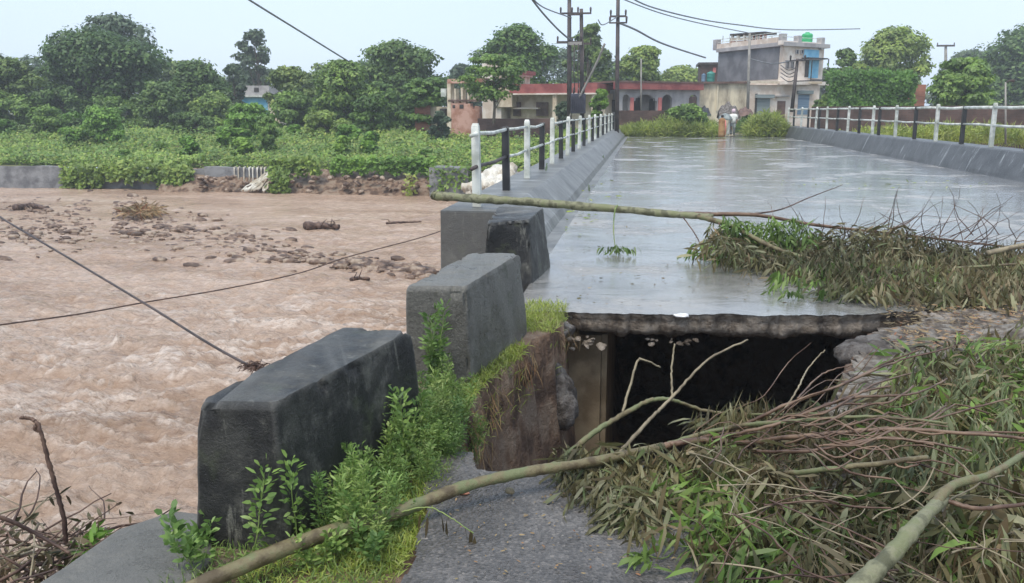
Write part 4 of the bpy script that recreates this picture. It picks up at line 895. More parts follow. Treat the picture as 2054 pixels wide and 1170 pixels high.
for px in (1152, 1160, 1171):
    a = D(px, 88, 51.6); MB().tube([(a.x, 51.6, a.z), (a.x, 51.5, a.z - 1.6), (a.x + .1, 51.4, a.z - 2.8)], .03, 5).build('lead', 'pole', hp, True)
pole('utility_pole', 'tall black electric pole at the far end of the left railing', 1240, -30, 285, 50, .13, 'pole', -3, ((33, .45, .05), (46, .5, .04)))
pole('utility_pole', 'grey concrete pole in front of the cream wall house', 1504, 67, 245, 63, .11, 'pole_conc', -5)
pole('utility_pole', 'leaning brown pole with stacked wires beside the shop doors', 1600, 118, 225, 60, .13, 'pole', -12, ((122, .5, .04),))
pole('utility_pole', 'thin grey pole before the arched verandah', 1286, 118, 245, 62, .06, 'pole_conc')
pole('utility_pole', 'distant small pole with crossarm between the trees at right', 1897, 90, 170, 110, .2, 'pole_conc', 0, ((92, 1.0, .1),))
o = pole('lamp_post', 'thin grey lamp post behind the right railing', 2017, 165, 290, 27, .03, 'pole_conc', 0); a = D(2017, 166, 27); MB().tube([a, a + Vector((.1, 0, .06)), a + Vector((.22, 0, .05))], [.02, .02, .05], 6).build('lamp_head', 'pole', o, True)
for k, (yy_, dy) in enumerate(((135, 6), (142, 7), (150, 5), (158, 6))):
    cable([(1566, yy_ - 4, 66), (1582, yy_ + dy, 63), (1598, yy_, 60)], .03, ['topmost', 'second', 'third', 'lowest'][k] + ' of the four short wires stacked left of the leaning pole', 'cable')
cable([(1598, 120, 60), (1620, 120, 62), (1648, 120, 66)], .05, 'dark wire from the leaning pole top to the balcony corner')
cable([(1598, 163, 60), (1640, 162, 62), (1668, 164, 66)], .04, 'dark wire from the leaning pole past the balcony floor')
# ================================================================== BUILDINGS
class Face:
    def __init__(s, xa, Ya, xb, Yb): 
        a, b = D(xa, 240, Ya), D(xb, 240, Yb); s.A = Vector((a.x, a.y)); s.B = Vector((b.x, b.y)); s.t = (s.B - s.A).normalized(); s.n = Vector((s.t.y, -s.t.x)); s.L = (s.B - s.A).length
    def uz(s, x, y):
        d = ray(x, y); o = Vector((0, 0)); dd = Vector((d.x, d.y)); k = (s.A.dot(s.n)) / dd.dot(s.n); p = dd * k
        return (p - s.A).dot(s.t), H + d.z * k
    def rect(s, mb, x0, x1, y0, y1, back, front):
        u0, _ = s.uz(x0, (y0 + y1) / 2); u1, _ = s.uz(x1, (y0 + y1) / 2); z1 = s.uz((x0 + x1) / 2, y0)[1]; z0 = s.uz((x0 + x1) / 2, y1)[1]
        return mb.seg(s.A, s.B, u0, u1, z0, z1, back, front)
def put(F, rects, name, m, par, back=.02, front=.06):
    for (x0, x1, y0, y1) in rects: mb = MB(); F.rect(mb, x0, x1, y0, y1, back, front); o = mb.build(name, m, par)
    return o
def win(F, r, par, frame='pinkcream', pane='glass', bars=2):
    x0, x1, y0, y1 = r; mb = MB(); F.rect(mb, x0 - .8, x1 + .8, y0 - .8, y0, .02, .10); F.rect(mb, x0 - .8, x1 + .8, y1, y1 + .8, .02, .13); F.rect(mb, x0 - .8, x0, y0, y1, .02, .095); F.rect(mb, x1, x1 + .8, y0, y1, .02, .095)
    for k in range(1, bars): x = x0 + (x1 - x0) * k / bars; F.rect(mb, x - .3, x + .3, y0, y1, .01, .06)
    f = mb.build('window', frame, par); mb = MB(); F.rect(mb, x0, x1, y0, y1, .02, .03); mb.build('pane', pane, f); return f
# --- two storey corner building
Fg = Face(1440, 74, 1563, 67.5); Fc = Face(1563, 67.5, 1643, 70.5)
bb = thing('corner_building', 'two storey flat roofed building with grey side wall and sky blue balcony recess', 'building', (Fg.B.x, Fg.B.y, 0))
bk = Fg.A + (Fc.B - Fg.B)
zt = Fc.uz(1566, 92)[1]; zf = Fc.uz(1566, 164)[1]
MB().prism([Fg.A, Fg.B, Fc.B, bk], zf - .25, zt).build('upper_wall', 'pinkcream', bb)
put(Fg, [(1441, 1562.5, 97, 162)], 'grey_wall', 'grey_plaster', bb, .0, .05)
mb = MB(); e = .35
def offp(F, G_, e): return [F.A - F.t * e + F.n * e, F.B + (F.n + G_.n) * e, G_.B + G_.t * e + G_.n * e, bk - F.n * e]
MB().prism(offp(Fg, Fc, .3), zt, zt + .28).build('roof_slab', 'lightgrey', bb)
mb = MB(); Fg.rect(mb, 1442, 1563, 82, 93, .12, .2); Fc.rect(mb, 1563, 1645, 84, 92.5, .12, .2)
mb.build('parapet', 'pinkcream', bb)
for F, x, y0, y1 in ((Fg, 1438, 80, 101), (Fg, 1570, 68, 92), (Fc, 1600, 72, 92), (Fc, 1646, 76, 100)):
    put(F, [(x - 3, x + 3, y0, y1)], 'parapet_post', 'lightgrey', bb, .25, .24)
mb = MB()
for F, xs_, y in ((Fg, (1442, 1566), 78), (Fg, (1442, 1566), 72), (Fc, (1570, 1645), 76)): F.rect(mb, xs_[0], xs_[1], y - .5, y + .5, .03, .03)
for x in range(1450, 1566, 14): Fg.rect(mb, x - .4, x + .4, 72, 86, .03, .02)
mb.build('roof_railing', 'white', bb)
put(Fc, [(1612, 1642, 100, 116), (1622, 1641, 118, 157)], 'blue_panel', 'blue', bb, .0, .05)
put(Fc, [(1614.5, 1621.5, 120, 155)], 'balcony_door', 'dark', bb, 0, .04)
for r in ((1576, 1581, 122, 138), (1585, 1591, 124, 137)): win(Fc, r, bb, 'lightgrey')
for r in ((1596, 1600, 101, 108), (1606, 1610, 101, 108)): win(Fc, r, bb, 'lightgrey', bars=1)
put(Fc, [(1563, 1650, 164, 171)], 'balcony_floor', 'pinkcream', bb, .0, .75)
put(Fc, [(1608, 1646, 117, 119.5)], 'balcony_canopy', 'dark', bb, 0, .7)
mb = MB(); Fc.rect(mb, 1612, 1648, 160, 161.5, -.62, .66); Fc.rect(mb, 1646, 1647.5, 119, 164, -.62, .66); Fc.rect(mb, 1613, 1614.5, 119, 164, -.62, .66)
mb.build('balcony_rail', 'black', bb)
# ground floor
F1 = Face(1500, 67, 1640, 69); q = F1.uz(1563, 170)[1]
MB().prism([F1.A, F1.B, F1.B + Vector((0, 9)), F1.A + Vector((0, 9))], -.3, q - .02).build('ground_floor_wall', 'pinkcream', bb)
put(F1, [(1500, 1645, 163.5, 168)], 'floor_band', 'cream', bb, 0, .3)
s_ = put(F1, [(1517, 1543, 198, 245)], 'rolling_shutter', 'shutter', bb, .0, .05); put(F1, [(1514, 1550, 190, 197)], 'shutter_box', 'shutter', bb, 0, .3); put(F1, [(1513.5, 1516.5, 188, 245)], 'drain_pipe', 'dark', bb, 0, .12)
put(F1, [(1558, 1574, 203, 245)], 'door', 'brownwood', bb, 0, .05); put(F1, [(1553, 1580, 192, 194)], 'door_shade', 'lightgrey', bb, 0, .3)
put(F1, [(1600, 1622, 190, 230)], 'rolling_shutter', 'shutter_blue', bb, 0, .05); put(F1, [(1598, 1628, 182, 189)], 'shutter_box', 'shutter', bb, 0, .3)
# rooftop room
Fr = Face(1463, 74, 1538, 72)
rr_ = thing('rooftop_shed', 'half built brick rooftop shed on the grey walled building', 'shed', (Fr.A.x, Fr.A.y, zt + .3))
put(Fr, [(1463, 1538, 81, 92)], 'brick_wall', 'brick_red', rr_, 1.6, 0); put(Fr, [(1466, 1536, 66, 69.5)], 'roof_slab', 'dark', rr_, 1.8, .15)
for x in (1468, 1480, 1492, 1504, 1511, 1518, 1525, 1533): put(Fr, [(x - 1.6, x + 1.6, 69.5, 81)], 'pillar', 'brick_red' if x > 1500 else 'pinkcream', rr_, .25, 0)
put(Fr, [(1464, 1500, 76, 81)], 'sill_wall', 'cream', rr_, .2, -.05)
def tank(label, px, y0, y1, Y, rpx, m):
    b = D(px, y1, Y); t = D(px, y0, Y); r = rpx / FPX * Y; h = t.z - b.z; o = thing('water_tank', label, 'water tank', b)
    R_ = [(.96, 0), (1, .05), (1, .3), (.96, .33), (1, .36), (1, .62), (.96, .65), (1, .68), (1, .85), (.8, .93), (.42, .97)]
    MB().rings([[(b.x + r * k * math.cos(a_ * .3491), b.y + r * k * math.sin(a_ * .3491), b.z + h * z) for a_ in range(18)] for k, z in R_]).build('tank_body', m, o, True)
    MB().rings([[(b.x + r * k * math.cos(a_ * .3491), b.y + r * k * math.sin(a_ * .3491), b.z + h * z) for a_ in range(18)] for k, z in ((.4, .972), (.4, 1.02), (.3, 1.04))]).build('lid', m, o, True); return o
tank('bright green plastic water tank on the roof corner', 1618, 66, 92, 70.8, 10, 'green_tank')
tank('teal plastic water tank on the low cream roof', 1425, 144, 165, 70, 7.5, 'teal'); tank('small blue drum beside the teal tank', 1411, 148, 165, 70, 4, 'shutter_blue')
# --- cream single storey
F2 = Face(1399, 66.5, 1500, 66.9)
ch = thing('cream_house', 'low stained cream house between the arches and the shutters', 'house', (F2.A.x, F2.A.y, 0)); z2 = F2.uz(1450, 168)[1]
MB().prism([F2.A, F2.B, F2.B + Vector((0, 8)), F2.A + Vector((0, 8))], -.3, z2).build('wall', 'stained', ch)
MB().prism([F2.A + Vector((-.2, -.25)), F2.B + Vector((0, -.25)), F2.B + Vector((0, 8)), F2.A + Vector((-.2, 8))], z2, z2 + .14).build('roof', 'brownwood', ch)
put(F2, [(1437, 1440, 170, 222)], 'buttress', 'stained', ch, 0, .12)
# --- arched verandah house
F3 = Face(1240, 62, 1401, 66)
ah = thing('arched_house', 'low grey house with three arches and red roof fascia', 'house', (F3.A.x, F3.A.y, 0))
U0, U1 = 0, F3.L; zc = F3.uz(1300, 180)[1]; zt3 = F3.uz(1320, 167)[1]
def archwall():
    arches = [(1249, 1263), (1271, 1318), (1328, 1348), (1382, 1399)]; mb = MB()
    us = sorted(set([0, F3.L] + [F3.uz(a_, 200)[0] + (F3.uz(b_, 200)[0] - F3.uz(a_, 200)[0]) * k / 12 for a_, b_ in arches for k in range(13)]))
    def zo(u):
        for a_, b_ in arches:
            ua, ub = F3.uz(a_, 200)[0], F3.uz(b_, 200)[0]
            if ua - 1e-6 < u < ub + 1e-6: c = (ua + ub) / 2; k = (u - c) / ((ub - ua) / 2); top = F3.uz((a_ + b_) / 2, 190)[1]; sp = top - min(.75, (ub - ua) / 2); return sp + (top - sp) * math.sqrt(max(0, 1 - k * k))
        return None
    for i in range(len(us) - 1):
        m_ = (us[i] + us[i + 1]) / 2; zz = zo(m_); mb.seg(F3.A, F3.B, us[i], us[i + 1], -.3 if zz is None else zz, zc, .25, 0)
    return mb
archwall().build('arcade_wall', 'lightgrey', ah)
mb = MB(); mb.seg(F3.A, F3.B, -.3, F3.L, zc, zt3, .3, .45); mb.build('fascia', 'red', ah)
mb = MB(); mb.seg(F3.A, F3.B, 0, F3.L, -.3, zc, 7, -1.9); mb.build('back_wall', 'lightgrey', ah)
mb = MB(); mb.seg(F3.A, F3.B, -.3, F3.L, zt3, zt3 + .12, 7.5, .5); mb.build('roof', 'brownwood', ah)
for r in ((1300, 1312, 196, 225), (1252, 1260, 200, 225), (1332, 1344, 198, 225)): put(F3, [r], 'doorway', 'dark', ah, 1.95, -1.7)
put(F3, [(1383, 1398, 194, 225)], 'door', 'brownwood', ah, .2, -.1)
for x in (1267, 1323): put(F3, [(x - 3.4, x + 3.4, 196, 232)], 'pillar', 'redpost', ah, .25, .06)
Fw = Face(1245, 58, 1405, 61)
mb = MB(); Fw.rect(mb, 1245, 1352, 222, 260, .25, 0); tag(mb.build('compound_wall', 'brick'), 'low dark red compound wall in front of the arches', 'wall')
mb = MB(); Fw.rect(mb, 1352, 1410, 228, 262, .25, 0); tag(mb.build('compound_wall', 'brick'), 'lower brick wall stretch before the cream house', 'wall')
# far brick house
F4 = Face(1403, 84, 1442, 84); fh = thing('brick_house', 'small distant brick upper storey left of the grey wall', 'house', (F4.A.x, 84, 0))
put(F4, [(1403, 1442, 130, 240)], 'wall', 'brick', fh, 4, 0); put(F4, [(1401, 1442, 125.5, 130)], 'roof', 'pole', fh, 4.2, .3); put(F4, [(1430, 1436, 136, 146)], 'window', 'redpost', fh, 0, .05)
# --- red roof house on the left
F5 = Face(1020, 62, 1200, 60.5)
rh = thing('red_roof_house', 'cream bungalow with long red porch fascia behind the left railing', 'house', (F5.A.x, F5.A.y, 0))
put(F5, [(1010, 1202, 187, 262)], 'wall', 'cream', rh, 5, -1.4)
put(F5, [(1022, 1198, 168, 187)], 'fascia', 'red', rh, 6, .0); put(F5, [(1030, 1200, 187, 190)], 'slab_edge', 'pinkcream', rh, 6, .12); put(F5, [(1108, 1116, 190, 250)], 'pillar', 'cream', rh, .3, -.02); put(F5, [(1186, 1192, 190, 250)], 'pillar', 'cream', rh, .3, -.02)
F5b = Face(1010, 63.4, 1202, 61.9)
for r in ((1077, 1099, 206, 232), (1031, 1044, 206, 232), (1122, 1136, 208, 236)): win(F5b, r, rh, 'brownwood', 'brownwood', 4)
put(F5, [(1018, 1072, 216, 219)], 'shade', 'pinkcream', rh, 1.4, -.7)
put(F5, [(1002, 1036, 140, 148)], 'upper_fascia', 'red', rh, 4, .0); put(F5, [(1004, 1030, 148, 152)], 'upper_slab_edge', 'pinkcream', rh, 4, -.1); put(F5, [(990, 1024, 152, 215)], 'upper_wall', 'cream', rh, 4, -.3)
put(F5, [(962, 1000, 126, 250)], 'stair_tower', 'pinkcream', rh, 3, -.5); put(F5, [(978, 996, 108, 128)], 'pinnacle', 'stained', rh, .8, -.6); put(F5, [(990, 997, 155, 205)], 'window', 'dark', rh, 0, -.25)
# pink ruined tower
F6 = Face(903, 56, 962, 55)
pt_ = thing('ruined_house', 'roofless pink house end with peeling wall and open upper frame', 'house', (F6.A.x, F6.A.y, 0))
us = np.linspace(0, F6.L, 14); mb = MB()
for i in range(13): mb.seg(F6.A, F6.B, us[i], us[i + 1], -.4, F6.uz(930, 206 - (10 * math.sin(i * .45) if i > 6 else 2) + 3 * math.sin(i * 2.1))[1], .3, 0)
mb.build('wall', 'pink', pt_)
put(F6, [(898, 905, 165, 262), (925, 929, 175, 205), (938, 941, 175, 205), (950, 955, 165, 205), (912, 915, 178, 206)], 'pillar', 'cream', pt_, .35, .04)
put(F6, [(898, 975, 158, 167)], 'beam', 'pink', pt_, .4, .05); put(F6, [(900, 960, 200, 204)], 'beam', 'brownwood', pt_, .4, .06); put(F6, [(886, 896, 178, 194)], 'meter_box', 'white', pt_, .3, .1)
put(F6, [(922, 930, 210, 218), (908, 913, 211, 217)], 'hole_in_wall', 'dark', pt_, 0, .02)
put(F6, [(858, 896, 214, 262)], 'side_wall', 'stained', pt_, .3, -.6); put(F6, [(882, 891, 218, 235)], 'window', 'dark', pt_, .0, -.56)
F7 = Face(832, 57, 862, 57); mb = MB(); F7.rect(mb, 832, 863, 210, 262, .3, 0); tag(mb.build('boundary_wall', 'brick_red'), 'mossy red brick wall end left of the pink ruin', 'wall')
F8 = Face(960, 54, 1210, 54.5); mb = MB(); F8.rect(mb, 958, 1112, 238, 275, .3, 0); tag(mb.build('boundary_wall', 'brick'), 'dark brick boundary wall behind the near posts of the left railing', 'wall')
# blue house in the trees
F9 = Face(486, 78, 560, 78); bh = thing('blue_house', 'small blue and white house glimpsed between the left trees', 'house', (F9.A.x, 78, 0))
put(F9, [(488, 540, 172, 196)], 'upper_wall', 'lightgrey', bh, 4, 0); put(F9, [(488, 538, 196, 260)], 'wall', 'blue', bh, 4, .1); put(F9, [(538, 560, 200, 260)], 'side_wall', 'cream', bh, 3, 0); put(F9, [(484, 545, 192, 195)], 'slab_edge', 'white', bh, 4.2, .5); put(F9, [(510, 519, 176, 185)], 'window', 'dark', bh, 0, .05)
# right brick wall
a, b = D(1628, 217, 60), D(2120, 213, 46)
mb = MB().seg(a, b, 0, (Vector((b.x, b.y)) - Vector((a.x, a.y))).length, -.6, 1.86, .25, 0); tag(mb.build('boundary_wall', 'brick'), 'long brown brick wall beyond the right railing', 'wall')
a = D(1825, 170, 66); b = D(1858, 170, 66); MB().box((a.x, 66, 0), (b.x, 70, a.z)).build('brick_outhouse', 'brick_red'); tag(bpy.data.objects['brick_outhouse'], 'small red brick outhouse between the creeper hedge and the round tree', 'outhouse')
# tarpaulin sheds in the weeds
def hump(label, x0, x1, y0, y1, Y, m):
    a, b = D(x0, y1, Y), D(x1, y1, Y); h = D(x0, y0, Y).z - a.z; rings = []
    for i in range(13):
        t = i / 12; x = a.x + (b.x - a.x) * t; hh = h * (math.sin(math.pi * min(1, t * .8 + .12)) ** .8) * (1 + .12 * math.sin(t * 17)); rings.append([(x, Y + 1.2 * c_, a.z + hh * (1 - abs(c_) ** 1.5) + .05 * math.sin(c_ * 9 + t * 8)) for c_ in (-1, -.75, -.5, -.2, 0, .2, .5, .75, 1)])
    mb = MB(); n = 9; mb.add([p for r in rings for p in r], [(i * n + j, i * n + j + 1, (i + 1) * n + j + 1, (i + 1) * n + j) for i in range(12) for j in range(8)]); return tag(mb.build('tarpaulin_heap', m, None, True), label, 'tarpaulin')
hump('brown tarpaulin heap behind the walking people', 1440, 1482, 206, 238, 62, 'clod'); hump('small dark tarpaulin heap left of the brown one', 1402, 1424, 213, 232, 62, 'black'); hump('reddish brown tarpaulin heap at the foot of the concrete pole', 1480, 1510, 216, 232, 62, 'brownwood')
# ================================================================== TREES
def tree(name, label, cat, xl, xr, yt, yb, Y, m, leafsz=.34, nclump=34, per=230, trunk=True, dens=1, flat=1.0, low=.22, grp=None):
    c = D((xl + xr) / 2, yb, Y); t = D((xl + xr) / 2, yt, Y); l, r = D(xl, yb, Y), D(xr, yb, Y)
    Wd = (r.x - l.x) / 2 * .93; z0 = max(c.z, float(bank_z(np.array(c.x), np.array(Y)))) - .1; Ht = t.z - z0; o = thing(name, label, cat, (c.x, Y, z0), grp)
    cz = z0 + Ht * (1 + low) / 2; hz = Ht * (1 - low) / 2; base = np.array([c.x, Y, z0])
    n = int(nclump * 1.5); rc = RNG.uniform(.17, .32, n) * min(Wd, hz * 1.3)
    zz = RNG.random(n) ** .8; wz = np.where(zz > .5, np.sqrt(np.clip(1.04 - ((zz - .5) / .5) ** 2.2, .06, 1)), 1 - (.5 - zz) * (.35 if low < .12 else 1.1))
    th = RNG.uniform(0, 6.283, n); ra = RNG.random(n) ** .4; lob = 1 + .16 * np.sin(zz * 7 + float(Y)) * np.sign(np.cos(th))
    C = np.stack([np.cos(th) * ra * wz * lob * (Wd - rc * .9), np.sin(th) * ra * wz * (Wd * .75 - rc * .8), (zz * 2 - 1) * (hz - rc * .6)], 1) + np.array([c.x, Y, cz])
    C[:, 0] += (C[:, 2] - cz) * RNG.normal() * .12
    Ps, Ns = [], []
    for i in range(n):
        k = int(per * dens * RNG.uniform(.6, 1.3)); q = rnd(k); q[:, 2] = np.abs(q[:, 2]) * np.where(RNG.random(k) < .75, 1, -1); q = unit(q)
        rad = rc[i] * RNG.uniform(.6, 1.12, (k, 1)) * (1 + .25 * np.sin(q[:, :1] * 5 + i) * np.cos(q[:, 1:2] * 4 + i))
        Ps.append(C[i] + q * rad * np.array([1.15, 1.0, .72 * flat])); Ns.append(q)
    P = np.concatenate(Ps); N = unit(np.concatenate(Ns) + RNG.normal(size=P.shape) * .45 + np.array([0, -.1, .7])); k = len(P)
    ax = unit(np.cross(N, rnd(k))); ax[:, 2] -= .25; ax = unit(ax)
    V, kk = leaf_arrays(P - ax * leafsz * .5, ax, leafsz * RNG.uniform(.55, 1.3, k), leafsz * .30 * RNG.uniform(.7, 1.3, k), False, 0, N)
    if trunk:
        mb = MB(); r0 = max(.07, Ht * .026); top = Vector((c.x + Wd * .05, Y, cz + hz * .3)); b0 = Vector((c.x, Y, z0 - .2)); path = smooth_path([b0, b0.lerp(top, .35) + Vector((random.uniform(-.2, .2), 0, 0)), b0.lerp(top, .7) + Vector((random.uniform(-.3, .3), 0, 0)), top], 4)
        mb.tube(path, [r0 * (1 - .8 * i / (len(path) - 1)) for i in range(len(path))], 8)
        for i in range(0, n, 2 if n < 40 else 3):
            e_ = Vector(C[i]); s_ = path[random.randint(3, len(path) - 3)]; mb.tube(smooth_path([s_, s_.lerp(e_, .5) + Vector((0, 0, -.12 * (e_ - s_).length)), e_], 3), [r0 * .38, r0 * .3, r0 * .25, r0 * .2, r0 * .15, r0 * .1, r0 * .05][:7], 5)
        mb.build('trunk', 'trunk', o, True)
    leaves('crown', V, kk, m, o); return o
tree('tree', 'broad dark tree cut by the left edge of the photo', 'tree', -130, 125, 112, 292, 62, 'lf_dark', .34, 44)
tree('tree', 'largest dark green tree on the far bank at left', 'tree', 70, 352, 58, 292, 66, 'lf_dark', .36, 75, 230, low=.05)
tree('tree', 'sparse greyish treetop rising above the largest left tree', 'tree', 190, 338, 24, 285, 74, 'lf_grey', .40, 26, 130, low=.5)
tree('tree', 'dark layered tree right of the largest one', 'tree', 338, 478, 122, 290, 66, 'lf_dark', .34, 42, low=.02)
tree('tree', 'tall slim pale tree standing above the left tree line', 'tree', 482, 562, 58, 280, 88, 'lf_grey', .42, 20, 120, low=.3)
tree('tree', 'mid height grey green tree before the slim pale one', 'tree', 452, 505, 124, 285, 72, 'lf_grey', .36, 22)
tree('tree', 'dark tree in front of the blue house at its right side', 'tree', 540, 652, 132, 290, 64, 'lf_dark', .34, 36, low=.02)
tree('tree', 'mid green tree under the end of the overhead wire', 'tree', 622, 762, 122, 290, 60, 'lf_mid', .32, 42, low=.02)
tree('tree', 'high rounded dark tree left of the pink ruin', 'tree', 722, 912, 72, 288, 68, 'lf_dark', .36, 52, low=.05)
tree('tree', 'layered green tree touching the left side of the pink ruin', 'tree', 790, 905, 150, 275, 57.5, 'lf_mid', .3, 30, 230, flat=.6, low=.08)
tree('tree', 'big green tree behind the red roof house', 'tree', 945, 1142, 52, 255, 76, 'lf_mid', .38, 52, low=.1)
tree('tree', 'tall dark tree behind the transformer poles', 'tree', 1118, 1228, 48, 255, 74, 'lf_dark', .36, 36, low=.08)
tree('tree', 'light green tree right of the black electric pole', 'tree', 1212, 1335, 92, 255, 80, 'lf_mid', .38, 40, low=.05)
tree('tree', 'low far tree above the arched house roof', 'tree', 1300, 1420, 132, 255, 100, 'lf_mid', .45, 34, low=.05)
tree('tree', 'pale young tree shading the front of the cream bungalow', 'tree', 905, 1075, 105, 238, 53.5, 'lf_mid', .26, 30, 120, flat=.7, low=.25)
tree('tree', 'tall rounded tree behind the creeper hedge', 'tree', 1690, 1872, 56, 240, 84, 'lf_mid', .40, 50, low=.1)
tree('tree', 'narrow dark tree between the building and the creeper hedge', 'tree', 1640, 1725, 98, 250, 80, 'lf_dark', .38, 30, low=.05)
tree('tree', 'round light green tree beyond the right railing', 'tree', 1852, 2002, 112, 245, 57, 'lf_mid', .32, 46, 260, flat=.7, low=.02)
tree('tree', 'huge dark hazy tree at the right edge of the photo', 'tree', 1905, 2240, 42, 250, 104, 'lf_dark', .5, 95, 230, low=.02)
tree('tree', 'far blue green tree in the gap right of centre', 'tree', 1850, 1990, 100, 245, 128, 'lf_grey', .55, 34, low=.02)
for k, (xl, xr, yt, Y) in enumerate([(-40, 240, 112, 94), (230, 470, 120, 90), (430, 650, 132, 93), (640, 905, 120, 91), (1380, 1480, 140, 105), (1205, 1330, 118, 98), (-320, 10, 90, 90), (560, 760, 128, 96), (1000, 1260, 90, 110), (1180, 1450, 140, 130), (1590, 1720, 140, 120), (330, 500, 140, 92), (880, 980, 130, 96)]):
    tree('tree', ['backdrop tree behind the far left dark tree', 'backdrop tree between the largest tree and the slim pale one', 'backdrop tree directly behind the blue house', 'backdrop tree behind the high rounded tree', 'small far tree beside the brick upper storey', 'far tree behind the arched house roof at its left end', 'backdrop tree beyond the left photo edge', 'backdrop tree behind the wire end trees', 'backdrop tree far behind the transformer poles', 'farthest low tree line left of the brick house', 'backdrop tree right of the blue balcony', 'backdrop tree between the dark trees at left', 'backdrop tree peeping behind the pink ruin'][k], 'tree', xl, xr, yt, 262, Y, 'lf_dark' if k % 2 else 'lf_grey', .5, 34, 200, low=.02)
# understory closing the tree line
US = ['dense low tree of the tree line ' + q for q in ('cut by the left edge', 'behind the dull green bush', 'behind the bright rounded bush', 'under the largest tree at its right side', 'left of the blue house', 'under the wire end trees', 'under the high rounded tree', 'just left of the pink ruin', 'right of the blue house')]
for k, (xl, xr, yt, Y) in enumerate([(-90, 90, 180, 60), (60, 190, 170, 62), (170, 290, 190, 62), (270, 380, 165, 61), (380, 490, 185, 63), (620, 740, 175, 62), (710, 810, 165, 62), (790, 880, 185, 60), (540, 640, 185, 61)]):
    tree('tree', US[k], 'tree', xl, xr, yt, 292, Y, 'lf_dark' if k % 2 else 'lf_mid', .32, 30, 200, low=-.05)
# scattered shrubs in the bank vegetation
sb = None
for i in range(15):
    Yq = random.uniform(45, 60); xq = random.uniform(-52, -6) * Yq / 60
    if sb is None: sb = tree('shrub', 'small shrub among the lush weeds of the far bank', 'shrub', 300, 345, 285, 312, 48, 'lf_bright', .2, 12, 150, trunk=False, low=-.1, grp='small shrubs of the far bank'); base_s = sb.scale.copy(); continue
    c_ = copy_tree(sb); s_ = random.uniform(.6, 1.7); c_.location = (xq, Yq, float(bank_z(np.array(xq), np.array(Yq))) + .15); c_.scale = (s_ * 1.3, s_, s_ * random.uniform(.7, 1.2)); c_.rotation_euler.z = random.uniform(0, 6)
# rubble on the brown slope
rb = None
for i in range(90):
    x = random.uniform(400, 545) if i < 35 else random.uniform(580, 930); p = D(x, random.uniform(352, 386), 41.7); f_ = (p.z + 2.8) / 1.33; p = D(x, random.uniform(355, 386), 41.35 + .9 * max(0, min(1, f_)))
    c = rock('rubble_stone', 31, p, (1.3, 1, .8), 'stone', None, 2, .7, False) if rb is None else rb.copy()
    if rb is None: rb = c
    else: COL.objects.link(c); c.location = p
    s_ = random.uniform(.05, .17); c.scale = (s_, s_, s_); c.rotation_euler = (random.uniform(-.5, .5), random.uniform(-.5, .5), random.uniform(0, 6)); tag(c, 'pale rubble stone among many on the brown slope of the far bank', 'stone', 'rubble on the far bank')
# bushes
BU = [(125, 272, 212, 300, 51, 'lf_bright', 'rounded bright green bush in front of the largest left tree'), (62, 140, 212, 298, 54, 'lf_mid', 'dull green bush left of the bright rounded bush'),
      (438, 562, 206, 292, 53, 'lf_bright', 'bright bush below the blue house'), (518, 572, 232, 318, 48, 'lf_mid', 'upright young plant on the bank edge below the blue house'),
      (330, 440, 225, 296, 56, 'lf_dark', 'shadowy bush at the foot of the layered tree'), (700, 790, 188, 285, 57, 'lf_mid', 'green shrub before the high rounded tree'),
      (600, 705, 222, 290, 55, 'lf_mid', 'low spreading shrub right of the blue house'), (858, 905, 222, 282, 53, 'lf_grey', 'dark shrub against the left wall of the pink ruin'),
      (-60, 60, 240, 300, 56, 'lf_dark', 'dark shrub at the far left edge of the bank'), (1330, 1432, 208, 268, 56, 'lf_mid', 'dense green shrub in front of the arched house'),
      (1180, 1222, 178, 250, 56, 'lf_bright', 'bright shrub between the transformer and the black pole'), (1630, 1680, 190, 240, 62, 'lf_mid', 'shrub at the right corner of the shop front'), (1112, 1150, 205, 250, 56, 'lf_grey', 'thin shrub before the porch pillar')]
for (xl, xr, yt, yb, Y, m, lb) in BU: tree('bush', lb, 'bush', xl, xr, yt, yb, Y, m, .24 if Y < 60 else .3, 26, 200, low=-.05, flat=.9)
# creeper hedge: a boxy mass
def hedge():
    a, b, t = D(1665, 240, 60), D(1830, 240, 60), D(1700, 152, 60); o = thing('creeper_hedge', 'flat topped creeper covered hedge beyond the right railing', 'hedge', ((a.x + b.x) / 2, 61, 0))
    n = 15000; f = RNG.random(n); P = np.stack([RNG.uniform(a.x, b.x, n), 60 + RNG.uniform(0, 2.6, n), RNG.uniform(.1, t.z, n)], 1)
    s1 = f < .6; P[s1, 1] = 60 + np.abs(RNG.normal(size=s1.sum())) * .25; s2 = (f >= .6) & (f < .85); P[s2, 2] = t.z + RNG.normal(size=s2.sum()) * .16
    P[:, 2] += .5 * fbm(P[:, 0] * .9, P[:, 1], 3, 2) * (P[:, 2] / t.z); P[:, 1] += .7 * fbm(P[:, 0] * 1.2, P[:, 2] * 1.2, 3, 5)
    N = np.array([0, -1, .5]) + RNG.normal(size=(n, 3)) * .6; ax = unit(np.cross(unit(N), rnd(n))); V, k = leaf_arrays(P, ax, .26, .08, False, 0, N); leaves('foliage', V, k, 'lf_bright', o)
    MB().box((a.x + .3, 60.6, 0), (b.x - .3, 62.2, t.z - .4)).build('frame', 'trunk', o)
hedge()
